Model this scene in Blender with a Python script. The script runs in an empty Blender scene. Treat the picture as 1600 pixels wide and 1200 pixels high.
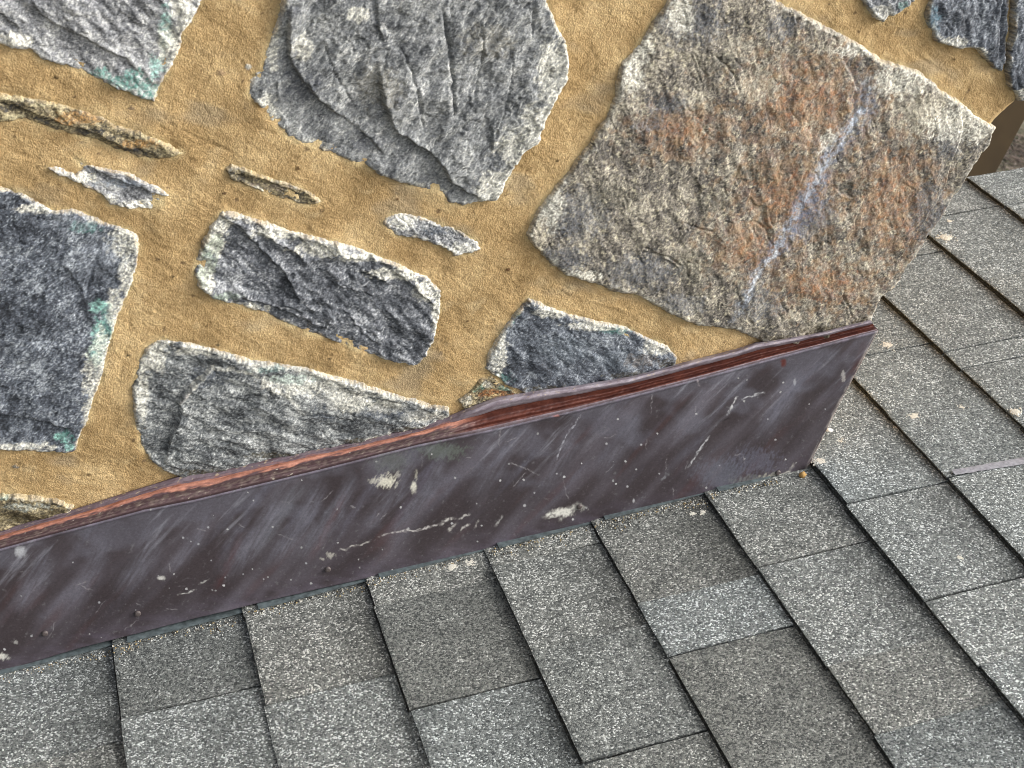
import bpy, math, random
import numpy as np
from mathutils import Matrix, Vector

# ------------------------------------------------------------------ camera, light, exposure
SC = bpy.context.scene
F = 2220.0                      # focal length in pixels of a 1600 px wide frame
CAM_D = 1.2                     # metres from the lens to the face of the chimney
R = np.array([[0.88799008, -0.3040578, 0.34499634],
              [0.14340187, -0.52971796, -0.83596339],
              [0.43693195, 0.79180031, -0.42678184]])      # rows: camera right, down, forward
u_, s_, v_ = np.linalg.svd(R); R = u_ @ v_
CPOS = np.array([0.0, -CAM_D, 0.0])
cam = bpy.data.cameras.new('camera'); camo = bpy.data.objects.new('camera', cam)
SC.collection.objects.link(camo); SC.camera = camo
cam.sensor_width = 36.0; cam.lens = F / 1600 * 36; cam.clip_start = 0.02; cam.clip_end = 500
M = Matrix.Identity(4)
for i in range(3):
    M[i][0] = R[0, i]; M[i][1] = -R[1, i]; M[i][2] = -R[2, i]; M[i][3] = CPOS[i]
camo.matrix_world = M
cam.dof.use_dof = True; cam.dof.focus_distance = 1.38; cam.dof.aperture_fstop = 20.0

W = bpy.data.worlds.new('World'); SC.world = W; W.use_nodes = True
wn = W.node_tree; bg = wn.nodes['Background']
sky = wn.nodes.new('ShaderNodeTexSky'); sky.sky_type = 'NISHITA'; sky.sun_disc = False
SUN = Vector((0.66, -0.30, 0.69)).normalized()
sky.sun_elevation = math.asin(SUN.z); sky.sun_rotation = math.atan2(SUN.x, SUN.y)
sky.air_density = 1.0; sky.dust_density = 6.0; sky.ozone_density = 0.6
hs = wn.nodes.new('ShaderNodeHueSaturation'); hs.inputs['Saturation'].default_value = 0.35
wn.links.new(sky.outputs[0], hs.inputs['Color']); wn.links.new(hs.outputs[0], bg.inputs[0])
bg.inputs[1].default_value = 0.15
sl = bpy.data.lights.new('sun', 'SUN'); sl.energy = 1.25; sl.angle = math.radians(24); sl.color = (1.0, 0.985, 0.955)
slo = bpy.data.objects.new('sun', sl); SC.collection.objects.link(slo)
slo.rotation_euler = SUN.to_track_quat('Z', 'Y').to_euler()
SC.view_settings.view_transform = 'Standard'; SC.view_settings.look = 'None'
SC.view_settings.exposure = 0.74; SC.view_settings.gamma = 1.0; SC.view_settings.use_curve_mapping = False
SC.cycles.max_bounces = 6; SC.cycles.filter_width = 0.9

# ------------------------------------------------------------------ geometry of the place
PITCH = math.radians(24.6558)
S = np.array([math.cos(PITCH), 0, math.sin(PITCH)])        # up the roof
N = np.array([-math.sin(PITCH), 0, math.cos(PITCH)])       # roof normal

def ray(px, py):
    px = np.asarray(px, float); py = np.asarray(py, float)
    d = np.stack([(px - 800) / F, (py - 600) / F, np.ones_like(px)], -1)
    return d @ R

def wall(px, py, out=0.0):
    """point on the plane parallel to the chimney face, `out` metres in front of it"""
    d = ray(px, py); t = (CAM_D - out) / d[..., 1]
    return CPOS + d * t[..., None]

def proj(P):
    c = (np.asarray(P) - CPOS) @ R.T
    return 800 + F * c[..., 0] / c[..., 2], 600 + F * c[..., 1] / c[..., 2]

FACE_OUT = 0.018
P0 = wall(600.0, 900.0, FACE_OUT) - N * 0.004

def roof(px, py, h=0.006):
    d = ray(px, py); t = ((P0 + N * h - CPOS) @ N) / (d @ N)
    P = CPOS + d * t[..., None]
    return (P - P0) @ S, P[..., 1]

def rp(s, y, h):
    s = np.asarray(s, float)[..., None]; h = np.asarray(h, float)[..., None]
    P = P0 + S * s + N * h
    P = np.array(np.broadcast_to(P, np.broadcast_shapes(P.shape, np.asarray(y)[..., None].shape[:-1] + (3,))))
    P[..., 1] = y
    return P

# ------------------------------------------------------------------ noise and colour helpers
_rng = np.random.default_rng(7)
_perm = np.tile(_rng.permutation(1024), 3)
_ga = _rng.random(1024) * 2 * np.pi
_gx, _gy = np.cos(_ga), np.sin(_ga)

def perlin(x, y, seed=0):
    x = np.asarray(x, float) + seed * 37.31; y = np.asarray(y, float) + seed * 91.17
    xi = np.floor(x).astype(np.int64); yi = np.floor(y).astype(np.int64)
    xf = x - xi; yf = y - yi; xi &= 1023; yi &= 1023
    def g(a, b, fx, fy):
        h = _perm[_perm[a] + b] & 1023
        return _gx[h] * fx + _gy[h] * fy
    u = xf * xf * xf * (xf * (xf * 6 - 15) + 10); v = yf * yf * yf * (yf * (yf * 6 - 15) + 10)
    x1 = (xi + 1) & 1023; y1 = (yi + 1) & 1023
    a = g(xi, yi, xf, yf); b = g(x1, yi, xf - 1, yf); c = g(xi, y1, xf, yf - 1); d = g(x1, y1, xf - 1, yf - 1)
    return ((a + (b - a) * u) * (1 - v) + (c + (d - c) * u) * v) * 1.5

def fbm(x, y, octv=3, seed=0, gain=0.5):
    t = 0; a = 1.0; k = 0
    for i in range(octv):
        t = t + a * perlin(x, y, seed + i * 3); k += a; a *= gain; x = np.asarray(x) * 2.03; y = np.asarray(y) * 2.03
    return t / k

def sm(a, b, x):
    t = np.clip((x - a) / (b - a), 0, 1); return t * t * (3 - 2 * t)

def lin(c):
    c = np.asarray(c, float) / 255
    return np.where(c <= 0.04045, c / 12.92, ((c + 0.055) / 1.055) ** 2.4)

def mix(col, c, m):
    return col + (np.asarray(c) - col) * np.asarray(m)[:, None]

def poly_sd(pts, poly):
    """signed distance (positive inside) of pts (n,2) to a closed polygon"""
    d2 = np.full(len(pts), 1e18); ins = np.zeros(len(pts), bool)
    for i in range(len(poly)):
        a = poly[i]; b = poly[(i + 1) % len(poly)]; e = b - a; w = pts - a
        t = np.clip((w @ e) / (e @ e + 1e-12), 0, 1)
        q = w - t[:, None] * e; d2 = np.minimum(d2, (q * q).sum(1))
        c = (a[1] > pts[:, 1]) != (b[1] > pts[:, 1])
        if c.any():
            xx = a[0] + (pts[:, 1] - a[1]) / (b[1] - a[1] + 1e-15) * (b[0] - a[0])
            ins ^= c & (pts[:, 0] < xx)
    return np.where(ins, 1, -1) * np.sqrt(d2)

def line_sd(pts, line, low=None):
    """distance to an open polyline, side (+1 on the side of `low`), position 0..1 along it"""
    best = np.full(len(pts), 1e18); side = np.zeros(len(pts)); pos = np.zeros(len(pts))
    seg = np.linalg.norm(np.diff(line, axis=0), axis=1); L = seg.sum(); acc = 0
    for i in range(len(line) - 1):
        a = line[i]; e = line[i + 1] - a; w = pts - a
        t = np.clip((w @ e) / (e @ e + 1e-12), 0, 1); q = w - t[:, None] * e; d = (q * q).sum(1)
        k = d < best; best[k] = d[k]; side[k] = np.sign(e[0] * w[k, 1] - e[1] * w[k, 0]); pos[k] = (acc + t[k] * seg[i]) / L
        acc += seg[i]
    sg = 1.0
    if low is not None:
        _, ls, _ = line_sd(np.array([low], float), line); sg = ls[0] if ls[0] else 1.0
    return np.sqrt(best), side * sg, pos

# ------------------------------------------------------------------ object helpers
def link(o, parent=None):
    SC.collection.objects.link(o)
    if parent is not None: o.parent = parent
    return o

def mesh_obj(name, V, Fc, mat, parent=None, col=None, smooth=True):
    me = bpy.data.meshes.new(name)
    V = np.asarray(V, np.float32)
    if isinstance(Fc, np.ndarray):
        k = Fc.shape[1]; n = len(Fc)
        me.vertices.add(len(V)); me.vertices.foreach_set('co', V.ravel())
        me.loops.add(n * k); me.loops.foreach_set('vertex_index', Fc.astype(np.int32).ravel())
        me.polygons.add(n); me.polygons.foreach_set('loop_start', np.arange(n, dtype=np.int32) * k)
        me.update(calc_edges=True)
    else:
        me.from_pydata([tuple(map(float, v)) for v in V], [], Fc); me.update()
    me.polygons.foreach_set('use_smooth', np.full(len(me.polygons), smooth))
    if col is not None:
        at = me.color_attributes.new('Col', 'FLOAT_COLOR', 'POINT')
        c4 = np.ones((len(V), 4), np.float32); c4[:, :3] = np.clip(col, 0, 1); at.data.foreach_set('color', c4.ravel())
    me.materials.append(mat)
    return link(bpy.data.objects.new(name, me), parent)

def empty(name, loc, label, cat):
    o = link(bpy.data.objects.new(name, None)); o.location = loc; o.empty_display_size = 0.1
    o['label'] = label; o['category'] = cat
    return o

def adopt(o, parent):
    """world-space mesh under an Empty that stands elsewhere"""
    o.parent = parent; o.matrix_parent_inverse = Matrix.Translation(-Vector(parent.location)); return o

def grid_faces(nr, nc):
    i = np.arange(nr * nc).reshape(nr, nc)
    return np.stack([i[:-1, :-1].ravel(), i[:-1, 1:].ravel(), i[1:, 1:].ravel(), i[1:, :-1].ravel()], 1)

def compact(V, Fc, col=None):
    used = np.zeros(len(V), bool); used[Fc.ravel()] = True
    idx = np.cumsum(used) - 1
    return V[used], idx[Fc], (col[used] if col is not None else None)

# ------------------------------------------------------------------ materials
def nmat(name):
    m = bpy.data.materials.new(name); m.use_nodes = True
    return m, m.node_tree.nodes, m.node_tree.links, m.node_tree.nodes['Principled BSDF']

def vcol_mat(name, rough, grain, gscale, bump, bscale, metallic=0.0, spec=0.3, fine=0.0, dist=0.0012, warp=0.0):
    m, n, l, p = nmat(name)
    a = n.new('ShaderNodeAttribute'); a.attribute_name = 'Col'
    g = n.new('ShaderNodeNewGeometry')
    def grit(scale, amp, detail, wp):
        t = n.new('ShaderNodeTexNoise'); t.inputs['Scale'].default_value = scale; t.inputs['Detail'].default_value = detail
        t.inputs['Roughness'].default_value = 0.65; t.inputs['Distortion'].default_value = wp
        l.new(g.outputs['Position'], t.inputs['Vector'])
        mr = n.new('ShaderNodeMapRange'); mr.inputs[1].default_value = 0.32; mr.inputs[2].default_value = 0.68
        mr.inputs[3].default_value = 1 - amp; mr.inputs[4].default_value = 1 + amp
        l.new(t.outputs['Fac'], mr.inputs[0]); return mr.outputs[0]
    f = grit(gscale, grain, 3, warp)
    if fine:
        q = n.new('ShaderNodeMath'); q.operation = 'MULTIPLY'
        l.new(f, q.inputs[0]); l.new(grit(gscale * 2.1, fine, 2, warp), q.inputs[1]); f = q.outputs[0]
    mx = n.new('ShaderNodeVectorMath'); mx.operation = 'SCALE'
    l.new(a.outputs['Color'], mx.inputs[0]); l.new(f, mx.inputs['Scale'])
    l.new(mx.outputs[0], p.inputs['Base Color'])
    b = n.new('ShaderNodeTexNoise'); b.inputs['Scale'].default_value = bscale; b.inputs['Detail'].default_value = 4
    b.inputs['Roughness'].default_value = 0.6
    l.new(g.outputs['Position'], b.inputs['Vector'])
    bp = n.new('ShaderNodeBump'); bp.inputs['Strength'].default_value = bump; bp.inputs['Distance'].default_value = dist
    l.new(b.outputs['Fac'], bp.inputs['Height']); l.new(bp.outputs[0], p.inputs['Normal'])
    p.inputs['Roughness'].default_value = rough; p.inputs['Metallic'].default_value = metallic
    p.inputs['Specular IOR Level'].default_value = spec
    return m

M_STONE = vcol_mat('stone_face', 0.64, 0.34, 520, 0.7, 520, spec=0.45, fine=0.32, dist=0.0010, warp=0.6)
M_MORTAR = vcol_mat('sand_mortar', 0.95, 0.12, 600, 1.0, 600, spec=0.15, fine=0.20, dist=0.0013)
M_COPPER = vcol_mat('aged_copper', 0.46, 0.13, 330, 0.05, 300, metallic=0.2, spec=0.5, fine=0.07)
M_SEAL = vcol_mat('seal_strip', 0.55, 0.10, 800, 0.2, 350, spec=0.4)

def plain(name, c, rough=0.8, var=0.25, scale=60):
    m, n, l, p = nmat(name)
    t = n.new('ShaderNodeTexNoise'); t.inputs['Scale'].default_value = scale; t.inputs['Detail'].default_value = 4
    g = n.new('ShaderNodeNewGeometry'); l.new(g.outputs['Position'], t.inputs['Vector'])
    r = n.new('ShaderNodeValToRGB'); c = lin(c)
    r.color_ramp.elements[0].position = 0.3; r.color_ramp.elements[1].position = 0.7
    r.color_ramp.elements[0].color = (*(c * (1 - var)), 1); r.color_ramp.elements[1].color = (*(c * (1 + var)), 1)
    l.new(t.outputs['Fac'], r.inputs[0]); l.new(r.outputs[0], p.inputs['Base Color'])
    p.inputs['Roughness'].default_value = rough
    return m

def shingle_mat():
    m, n, l, p = nmat('granule_shingle')
    g = n.new('ShaderNodeNewGeometry'); oi = n.new('ShaderNodeObjectInfo')
    at = n.new('ShaderNodeAttribute'); at.attribute_name = 'Col'
    v = n.new('ShaderNodeTexVoronoi'); v.inputs['Scale'].default_value = 620
    l.new(g.outputs['Position'], v.inputs['Vector'])
    sep = n.new('ShaderNodeSeparateColor'); l.new(v.outputs['Color'], sep.inputs[0])
    # share of pale granules differs from patch to patch
    pn = n.new('ShaderNodeTexNoise'); pn.inputs['Scale'].default_value = 38; pn.inputs['Detail'].default_value = 3
    l.new(g.outputs['Position'], pn.inputs['Vector'])
    sh = n.new('ShaderNodeMath'); sh.operation = 'MULTIPLY_ADD'; sh.inputs[1].default_value = 0.34; sh.inputs[2].default_value = -0.17
    l.new(pn.outputs['Fac'], sh.inputs[0])
    ad = n.new('ShaderNodeMath'); ad.operation = 'ADD'; l.new(sep.outputs[0], ad.inputs[0]); l.new(sh.outputs[0], ad.inputs[1])
    a2 = n.new('ShaderNodeMath'); a2.operation = 'ADD'; l.new(ad.outputs[0], a2.inputs[0])
    l.new(oi.outputs['Alpha'], a2.inputs[1])
    s1 = n.new('ShaderNodeMath'); s1.operation = 'SUBTRACT'; l.new(a2.outputs[0], s1.inputs[0]); s1.inputs[1].default_value = 0.5
    r = n.new('ShaderNodeValToRGB'); r.color_ramp.interpolation = 'LINEAR'
    e = r.color_ramp.elements
    e[0].position = 0.0; e[0].color = (*lin((66, 69, 69)), 1)
    e[1].position = 1.0; e[1].color = (*lin((216, 218, 215)), 1)
    for pos, c in ((0.28, (98, 101, 100)), (0.56, (121, 124, 121)), (0.82, (141, 144, 141)), (0.89, (190, 193, 191))):
        k = e.new(pos); k.color = (*lin(c), 1)
    l.new(s1.outputs[0], r.inputs[0])
    tint = n.new('ShaderNodeVectorMath'); tint.operation = 'MULTIPLY'
    l.new(r.outputs[0], tint.inputs[0]); l.new(oi.outputs['Color'], tint.inputs[1])
    t2 = n.new('ShaderNodeVectorMath'); t2.operation = 'MULTIPLY'
    l.new(tint.outputs[0], t2.inputs[0]); l.new(at.outputs['Color'], t2.inputs[1])
    l.new(t2.outputs[0], p.inputs['Base Color'])
    bp = n.new('ShaderNodeBump'); bp.inputs['Strength'].default_value = 0.5; bp.inputs['Distance'].default_value = 0.001; bp.invert = True
    l.new(v.outputs['Distance'], bp.inputs['Height']); l.new(bp.outputs[0], p.inputs['Normal'])
    p.inputs['Roughness'].default_value = 0.85; p.inputs['Specular IOR Level'].default_value = 0.3
    return m
M_SHINGLE = shingle_mat()

# ------------------------------------------------------------------ outlines on the chimney face (pixel -> point on the face)
def mm(pts):
    pts = np.asarray(pts, float); P = wall(pts[:, 0], pts[:, 1]); return np.stack([P[:, 0], P[:, 2]], 1) * 1000

CORNER = mm([(1700, -70), (1655, 30), (1604, 135), (1585, 160), (1571, 173), (1556, 187), (1546, 200), (1516, 250), (1490, 296),
             (1440, 366), (1402, 412), (1368, 470), (1340, 520), (1262, 690), (1235, 745)])
CORNER = CORNER[np.argsort(CORNER[:, 1])]
def corner_x(z): return np.interp(z, CORNER[:, 1], CORNER[:, 0])

chimney = empty('stone_chimney', (0.5, 0.3, -1.0), 'fieldstone chimney with grey stones set in wide sandy tan mortar joints', 'chimney')

GREY = [(48, 51, 55), (90, 94, 99), (128, 131, 135), (190, 192, 191)]
BLUE = [(38, 41, 47), (68, 73, 81), (98, 104, 113), (170, 176, 181)]
PALE = [(66, 68, 71), (118, 120, 123), (156, 157, 158), (212, 212, 207)]
WARM = [(54, 52, 50), (98, 93, 86), (136, 129, 117), (196, 188, 168)]
OLIVE = [(40, 38, 30), (92, 84, 66), (140, 128, 98), (205, 190, 150)]
LIME = lin((232, 229, 214)); TEAL = lin((84, 140, 128)); MINT = lin((160, 208, 196)); RUST = lin((168, 112, 66)); RED = lin((128, 88, 74))
OCHRE = lin((186, 142, 84)); BLUEV = lin((182, 190, 202)); MOSS = lin((66, 58, 34)); DARK = lin((34, 36, 42)); CREAM = lin((208, 198, 160))

MORTAR_SD = []      # (outline, bbox) for carving the mortar
STONES = 0

def stone(outline, label, raise_=8.0, pal=GREY, clv=20.0, terr=2.5, steps=(), cracks=(), edge=(5.0, 0.75), paints=(), strokes=(),
          corner=False, grain=1.0, contrast=1.0, tilt=(0, 0), res=1.1, edge_dir=None, edge_w=6.0, rough=1.0, coarse=1.0, crease=1.0, aniso=1.0, rust=None):
    global STONES
    STONES += 1; sd0 = STONES * 11
    O = mm(outline); MORTAR_SD.append(O)
    mar = 6.0
    lo = O.min(0) - mar; hi = O.max(0) + mar
    us = np.arange(lo[0], hi[0], res); ws = np.arange(lo[1], hi[1], res)
    U, Wv = np.meshgrid(us, ws); u = U.ravel(); w = Wv.ravel(); P = np.stack([u, w], 1)
    sd = poly_sd(P, O)
    keep = sd > -mar
    n_all = len(u)
    ku = u[keep]; kw = w[keep]; d = sd[keep]
    wu = ku + 2.2 * fbm(ku / 9, kw / 9, 3, sd0); ww = kw + 2.2 * fbm(ku / 9, kw / 9, 3, sd0 + 1)
    dn = d + 2.6 * fbm(ku / 13, kw / 13, 4, sd0 + 2, 0.6) + 0.9 * perlin(ku / 3.2, kw / 3.2, sd0 + 3)
    raise_ = raise_ * 0.66; edge_w = edge_w * 0.5
    a = math.radians(clv); ca, sa = math.cos(a), math.sin(a)
    uc = ku * ca + kw * sa; vc = -ku * sa + kw * ca
    ew = edge_w * (1 + 0.6 * fbm(ku / 22, kw / 22, 2, sd0 + 4))
    t = np.clip(dn / ew, 0, 1); prof = np.sqrt(np.clip(1 - (1 - t) ** 2, 0, 1))
    # relief: split layers, hollows, grit
    q = 2.2 * fbm(uc / 70, vc / 34, 3, sd0 + 5) + 0.35 * fbm(ku / 11, kw / 11, 3, sd0 + 6)
    fl = np.floor(q * 2); fr = q * 2 - fl
    ter = (fl + 0.85 * sm(0.90, 1.0, fr) + 0.15 * fr) / 2
    q2 = 3.1 * fbm(uc / 30 + 7, vc / 13, 3, sd0 + 8) + 0.4 * fbm(ku / 6, kw / 6, 2, sd0 + 9)
    f2 = np.floor(q2 * 2); r2 = q2 * 2 - f2
    ter2 = (f2 + 0.8 * sm(0.86, 1.0, r2) + 0.2 * r2) / 2
    rel = 1.35 * terr * ter + 0.40 * terr * ter2
    wx = 5 * fbm(ku / 20, kw / 20, 2, sd0 + 13); wy = 5 * fbm(ku / 20, kw / 20, 2, sd0 + 14)
    rel += 2.0 * crease * np.abs(perlin((uc + wx) / 38, (vc + wy) / 17, sd0 + 15)) + 0.9 * crease * np.abs(perlin((uc + wx) / 15, (vc + wy) / 8, sd0 + 16))
    ck = sm(0.955, 1.0, 1 - np.abs(fbm((uc + wx) / 44, (vc + wy) / 13, 2, sd0 + 17))) * sm(0.0, 0.3, fbm(ku / 30, kw / 30, 2, sd0 + 18))
    rel -= 1.6 * ck
    vn = sm(0.94, 1.0, 1 - np.abs(fbm((uc - wy) / 26, (vc + wx) / 15, 2, sd0 + 29))) * sm(0.0, 0.35, fbm(ku / 24, kw / 24, 2, sd0 + 30))
    grit = rough * (0.5 * fbm(ku / 22, kw / 22, 2, sd0 + 10) + 0.20 * fbm(uc / 5, vc / 2.6, 2, sd0 + 11) + 0.16 * perlin(ku / 1.9, kw / 1.9, sd0 + 12))
    rel += grit
    rel += tilt[0] * (ku - ku.mean()) / 100 + tilt[1] * (kw - kw.mean()) / 100
    Pw = np.stack([wu, ww], 1)
    for line, low, dep, reach in steps:
        ld, side, pos = line_sd(Pw, mm(line), mm([low])[0])
        tap = np.clip(np.minimum(pos, 1 - pos) * 6, 0, 1)
        rel -= dep * tap * sm(-0.9, 0.9, ld * side) * np.exp(-ld / reach)
        rel += 0.25 * dep * tap * (side < 0) * np.exp(-ld / 5)
    for line, dep, wid in cracks:
        ld, side, pos = line_sd(Pw, mm(line))
        rel -= dep * np.exp(-(ld / wid) ** 2) * np.clip(np.minimum(pos, 1 - pos) * 8, 0, 1)
    h = raise_ * prof + rel * prof
    h = np.where(dn < 0, dn * 1.4, np.maximum(h, -1.0 + 3.6 * prof + prof * (1.3 * grit + 0.35 * terr * ter2 - 1.2 * ck + 0.9 * crease * np.abs(perlin((uc + wx) / 15, (vc + wy) / 8, sd0 + 16)))))
    if corner:
        past = (dn < 0) & (ku > corner_x(kw) - 12)
        h = np.where(past, np.maximum(dn * 30, -95), h)
    # colour
    px, py = proj(np.stack([ku / 1000, 0 * ku, kw / 1000], 1))
    c0, c1, c2, c3 = [lin(c) for c in pal]
    val = 0.5 + contrast * (0.40 * fbm(ku / (2.6 * coarse), kw / (2.6 * coarse), 2, sd0 + 20) * grain + 0.30 * fbm(ku / 9, kw / 9, 3, sd0 + 31, 0.7) + 0.26 * fbm(ku / 60, kw / 60, 2, sd0 + 32) + 0.34 * aniso * fbm(uc / 4.5, vc / 1.6, 2, sd0 + 21) * grain
                            + 0.38 * fbm(ku / 26, kw / 26, 3, sd0 + 22) + 0.24 * aniso * fbm(uc / 30, vc / 8, 2, sd0 + 23))
    val += contrast * 0.34 * perlin(ku / 1.5, kw / 1.5, sd0 + 27)
    val = np.clip(val, 0, 1)
    col = np.where((val < 0.33)[:, None], c0 + (c1 - c0) * (val / 0.33)[:, None],
          np.where((val < 0.62)[:, None], c1 + (c2 - c1) * ((val - 0.33) / 0.29)[:, None], c2 + (c3 - c2) * ((val - 0.62) / 0.38)[:, None]))
    col = mix(col, c3, 0.55 * vn)
    nz = 0.5 + 0.9 * fbm(ku / 7, kw / 7, 4, sd0 + 24, 0.65)
    nf = fbm(ku / 2.6, kw / 2.6, 2, sd0 + 28)
    if rust:
        cr = fbm(ku / 5.5, kw / 5.5, 4, sd0 + 40, 0.7); c_b = fbm(ku / 17, kw / 17, 3, sd0 + 41)
        col = mix(col, lin((222, 212, 182)), 0.75 * sm(0.16, 0.40, cr + 0.25 * c_b))
        col = mix(col, lin((52, 48, 46)), 0.75 * sm(0.16, 0.42, fbm(ku / 4.6, kw / 4.6, 4, sd0 + 42, 0.7) - 0.2 * c_b))
        m = np.full(len(ku), -1.0)
        for b in rust: m = np.maximum(m, 1 - np.hypot((px - b[0]) / b[2], (py - b[1]) / b[3]))
        zone = np.clip(m, -0.6, 0.8)
        rn = fbm(ku / 12, kw / 12, 4, sd0 + 43, 0.7); hue = 0.5 + 1.1 * fbm(ku / 15, kw / 15, 3, sd0 + 44, 0.65)
        rc = lin((112, 88, 78)) + (lin((170, 138, 98)) - lin((112, 88, 78))) * np.clip(hue, 0, 1)[:, None]
        col = mix(col, rc, 0.62 * sm(0.05, 0.6, 0.75 * zone + 1.1 * rn))
        col = mix(col, lin((180, 122, 78)), 0.5 * sm(0.5, 0.9, 0.7 * zone + 1.1 * fbm(ku / 7, kw / 7, 4, sd0 + 45, 0.7)))
    for c, bl, k in paints:                      # weathering patches and some painted facet shade: (colour, [(x, y, r) ...], strength)
        m = np.full(len(ku), -9.0)
        for b in bl:
            r = b[2]; ry = b[3] if len(b) > 3 else r
            m = np.maximum(m, 1 - np.hypot((px - b[0]) / r, (py - b[1]) / ry))
        m = sm(0.30, 0.60, np.clip(m, -0.3, 1) * 0.95 + (nz - 0.5) * 0.85 + (0.2 if c is LIME else 0.12)) * sm(-0.3, 0.12, m)
        col = mix(col, c * (0.75 + 0.5 * np.clip(0.5 + nf, 0, 1))[:, None], k * m * (0.35 + 0.65 * sm(-0.3, 0.25, nf)))
    for c, line, wid, k in strokes:
        ld, side, pos = line_sd(Pw, mm(line))
        m = sm(1.0, 0.25, ld / (wid * (0.5 + 0.9 * np.clip(nz, 0, 1.2)))) * np.clip(np.minimum(pos, 1 - pos) * 10, 0.3, 1)
        col = mix(col, c, k * m * (0.15 + 0.85 * sm(0.2, 0.75, nz)) * (0.4 + 0.6 * sm(-0.3, 0.2, nf)))
    # pale lime film that the mortar left round the rim
    ex, ek = edge
    dirw = 1.0
    if edge_dir is not None:
        g = P[keep] - O.mean(0); g = g / (np.linalg.norm(g, axis=1, keepdims=True) + 1e-9)
        dirw = 0.45 + 0.55 * np.clip(g @ np.array(edge_dir) + 0.3, 0, 1)
    en = 0.5 + 0.9 * fbm(ku / 13, kw / 13, 4, sd0 + 25, 0.65)
    m = sm(1.0, 0.45, d / (ex * 1.7 * np.clip(en * 1.9 - 0.45, 0.03, 2.4) * dirw)) * ek * 0.78 * (0.2 + 0.8 * sm(0.3, 0.65, en)) * (0.18 + 0.82 * sm(-0.3, 0.22, nf))
    col = mix(col, LIME * (0.72 + 0.5 * np.clip(0.5 + 0.6 * perlin(ku / 2.2, kw / 2.2, sd0 + 26), 0, 1))[:, None], m)
    sme = sm(1.0, 0.2, d / (1.0 + 5.5 * np.clip(fbm(ku / 16, kw / 16, 3, sd0 + 33) + 0.25, 0, 1)))
    col = mix(col, lin((184, 158, 112)) * (0.85 + 0.3 * np.clip(.5 + nf, 0, 1))[:, None], 0.5 * sme * (0.4 + 0.6 * sm(-0.2, 0.2, nf)))
    V = np.zeros((n_all, 3)); V[:, 0] = u / 1000; V[:, 2] = w / 1000; V[keep, 1] = -h / 1000
    C = np.zeros((n_all, 3)); C[keep] = col
    Fc = grid_faces(len(ws), len(us))
    Fc = Fc[keep[Fc].all(1)]
    V, Fc, C = compact(V, Fc, C)
    o = mesh_obj('stone', V, Fc, M_STONE, None, C)
    o['label'] = label
    adopt(o, chimney)
    return o

stone([(-120, 40), (0, 67), (20, 75), (47, 75), (62, 91), (109, 104), (147, 120), (178, 134), (219, 152), (241, 158), (248, 136), (259, 116),
       (272, 97), (279, 78), (285, 50), (300, 31), (312, 9), (330, -40), (350, -110), (-120, -110)],
      'pale grey stone with green stained tip at the upper left', pal=PALE, clv=-35, terr=2.0, edge=(7, .55), edge_dir=(0.9, -0.3),
      steps=[([(45, -10), (62, 20), (100, 42), (130, 54), (165, 74), (198, 90), (215, 110)], (90, 90), 5, 26), ([(-20, 5), (10, 26), (30, 44)], (0, 40), 4, 12)],
      paints=[(TEAL, [(205, 125, 46, 26), (235, 140, 26, 22), (160, 112, 26, 14)], .8), (MINT, [(258, 45, 14, 60), (245, 100, 22, 22)], .6),
              (LIME, [(285, 10, 24, 55), (25, 60, 34, 16), (262, 70, 22, 42)], .85)])
stone([(-110, 110), (0, 143), (22, 148), (47, 151), (94, 160), (135, 172), (160, 180), (178, 194), (219, 204), (250, 217), (278, 232), (284, 238), (268, 246),
       (234, 248), (203, 239), (175, 230), (147, 216), (103, 206), (62, 194), (41, 185), (19, 188), (0, 189), (-110, 165)],
      'thin brown and black streaked stone sliver at the left edge', raise_=7, pal=OLIVE, clv=-24, terr=1.4, edge=(2.0, .25), edge_w=9, res=0.9,
      steps=[([(-20, 152), (15, 160), (45, 172), (100, 192), (150, 205), (190, 228), (225, 240)], (60, 190), 5, 12)],
      paints=[(DARK, [(20, 165, 36, 10), (80, 185, 50, 10), (140, 202, 40, 10), (200, 234, 40, 9)], .85), (CREAM, [(20, 150, 30, 6), (60, 160, 30, 5), (20, 180, 24, 8)], .55),
              (OCHRE, [(120, 180, 60, 14), (215, 222, 50, 10)], .6)])
stone([(69, 257), (91, 260), (118, 270), (128, 262), (116, 245), (131, 253), (156, 260), (194, 266), (225, 280), (250, 292), (266, 303), (252, 308), (254, 319),
       (243, 326), (221, 325), (200, 325), (169, 317), (162, 306), (141, 293), (122, 284), (94, 272)],
      'small pale blue shard beside the crossing of mortar joints', raise_=6.5, pal=PALE, clv=-22, terr=1.2, edge=(3, .5), res=0.8, edge_w=4,
      steps=[([(116, 247), (150, 264), (190, 280), (230, 296), (262, 305)], (180, 295), 5, 10)],
      paints=[(lin((132, 144, 158)), [(190, 284, 60, 10)], .5), (LIME, [(120, 275, 45, 12), (215, 318, 45, 10), (165, 308, 20, 9)], .8)])
stone([(352, 262), (362, 257), (388, 263), (422, 277), (453, 285), (476, 296), (496, 308), (500, 313), (481, 319), (444, 311), (418, 301), (388, 290), (358, 279)],
      'narrow brown streaked sliver above the small block', raise_=5.5, pal=OLIVE, clv=-24, terr=1.2, edge=(3, .6), res=0.8, edge_w=4,
      steps=[([(360, 268), (400, 276), (440, 290), (480, 305)], (410, 300), 3, 6)],
      paints=[(DARK, [(385, 280, 30, 8), (450, 302, 40, 7)], .5), (lin((120, 108, 100)), [(420, 290, 70, 8)], .5)])
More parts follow.
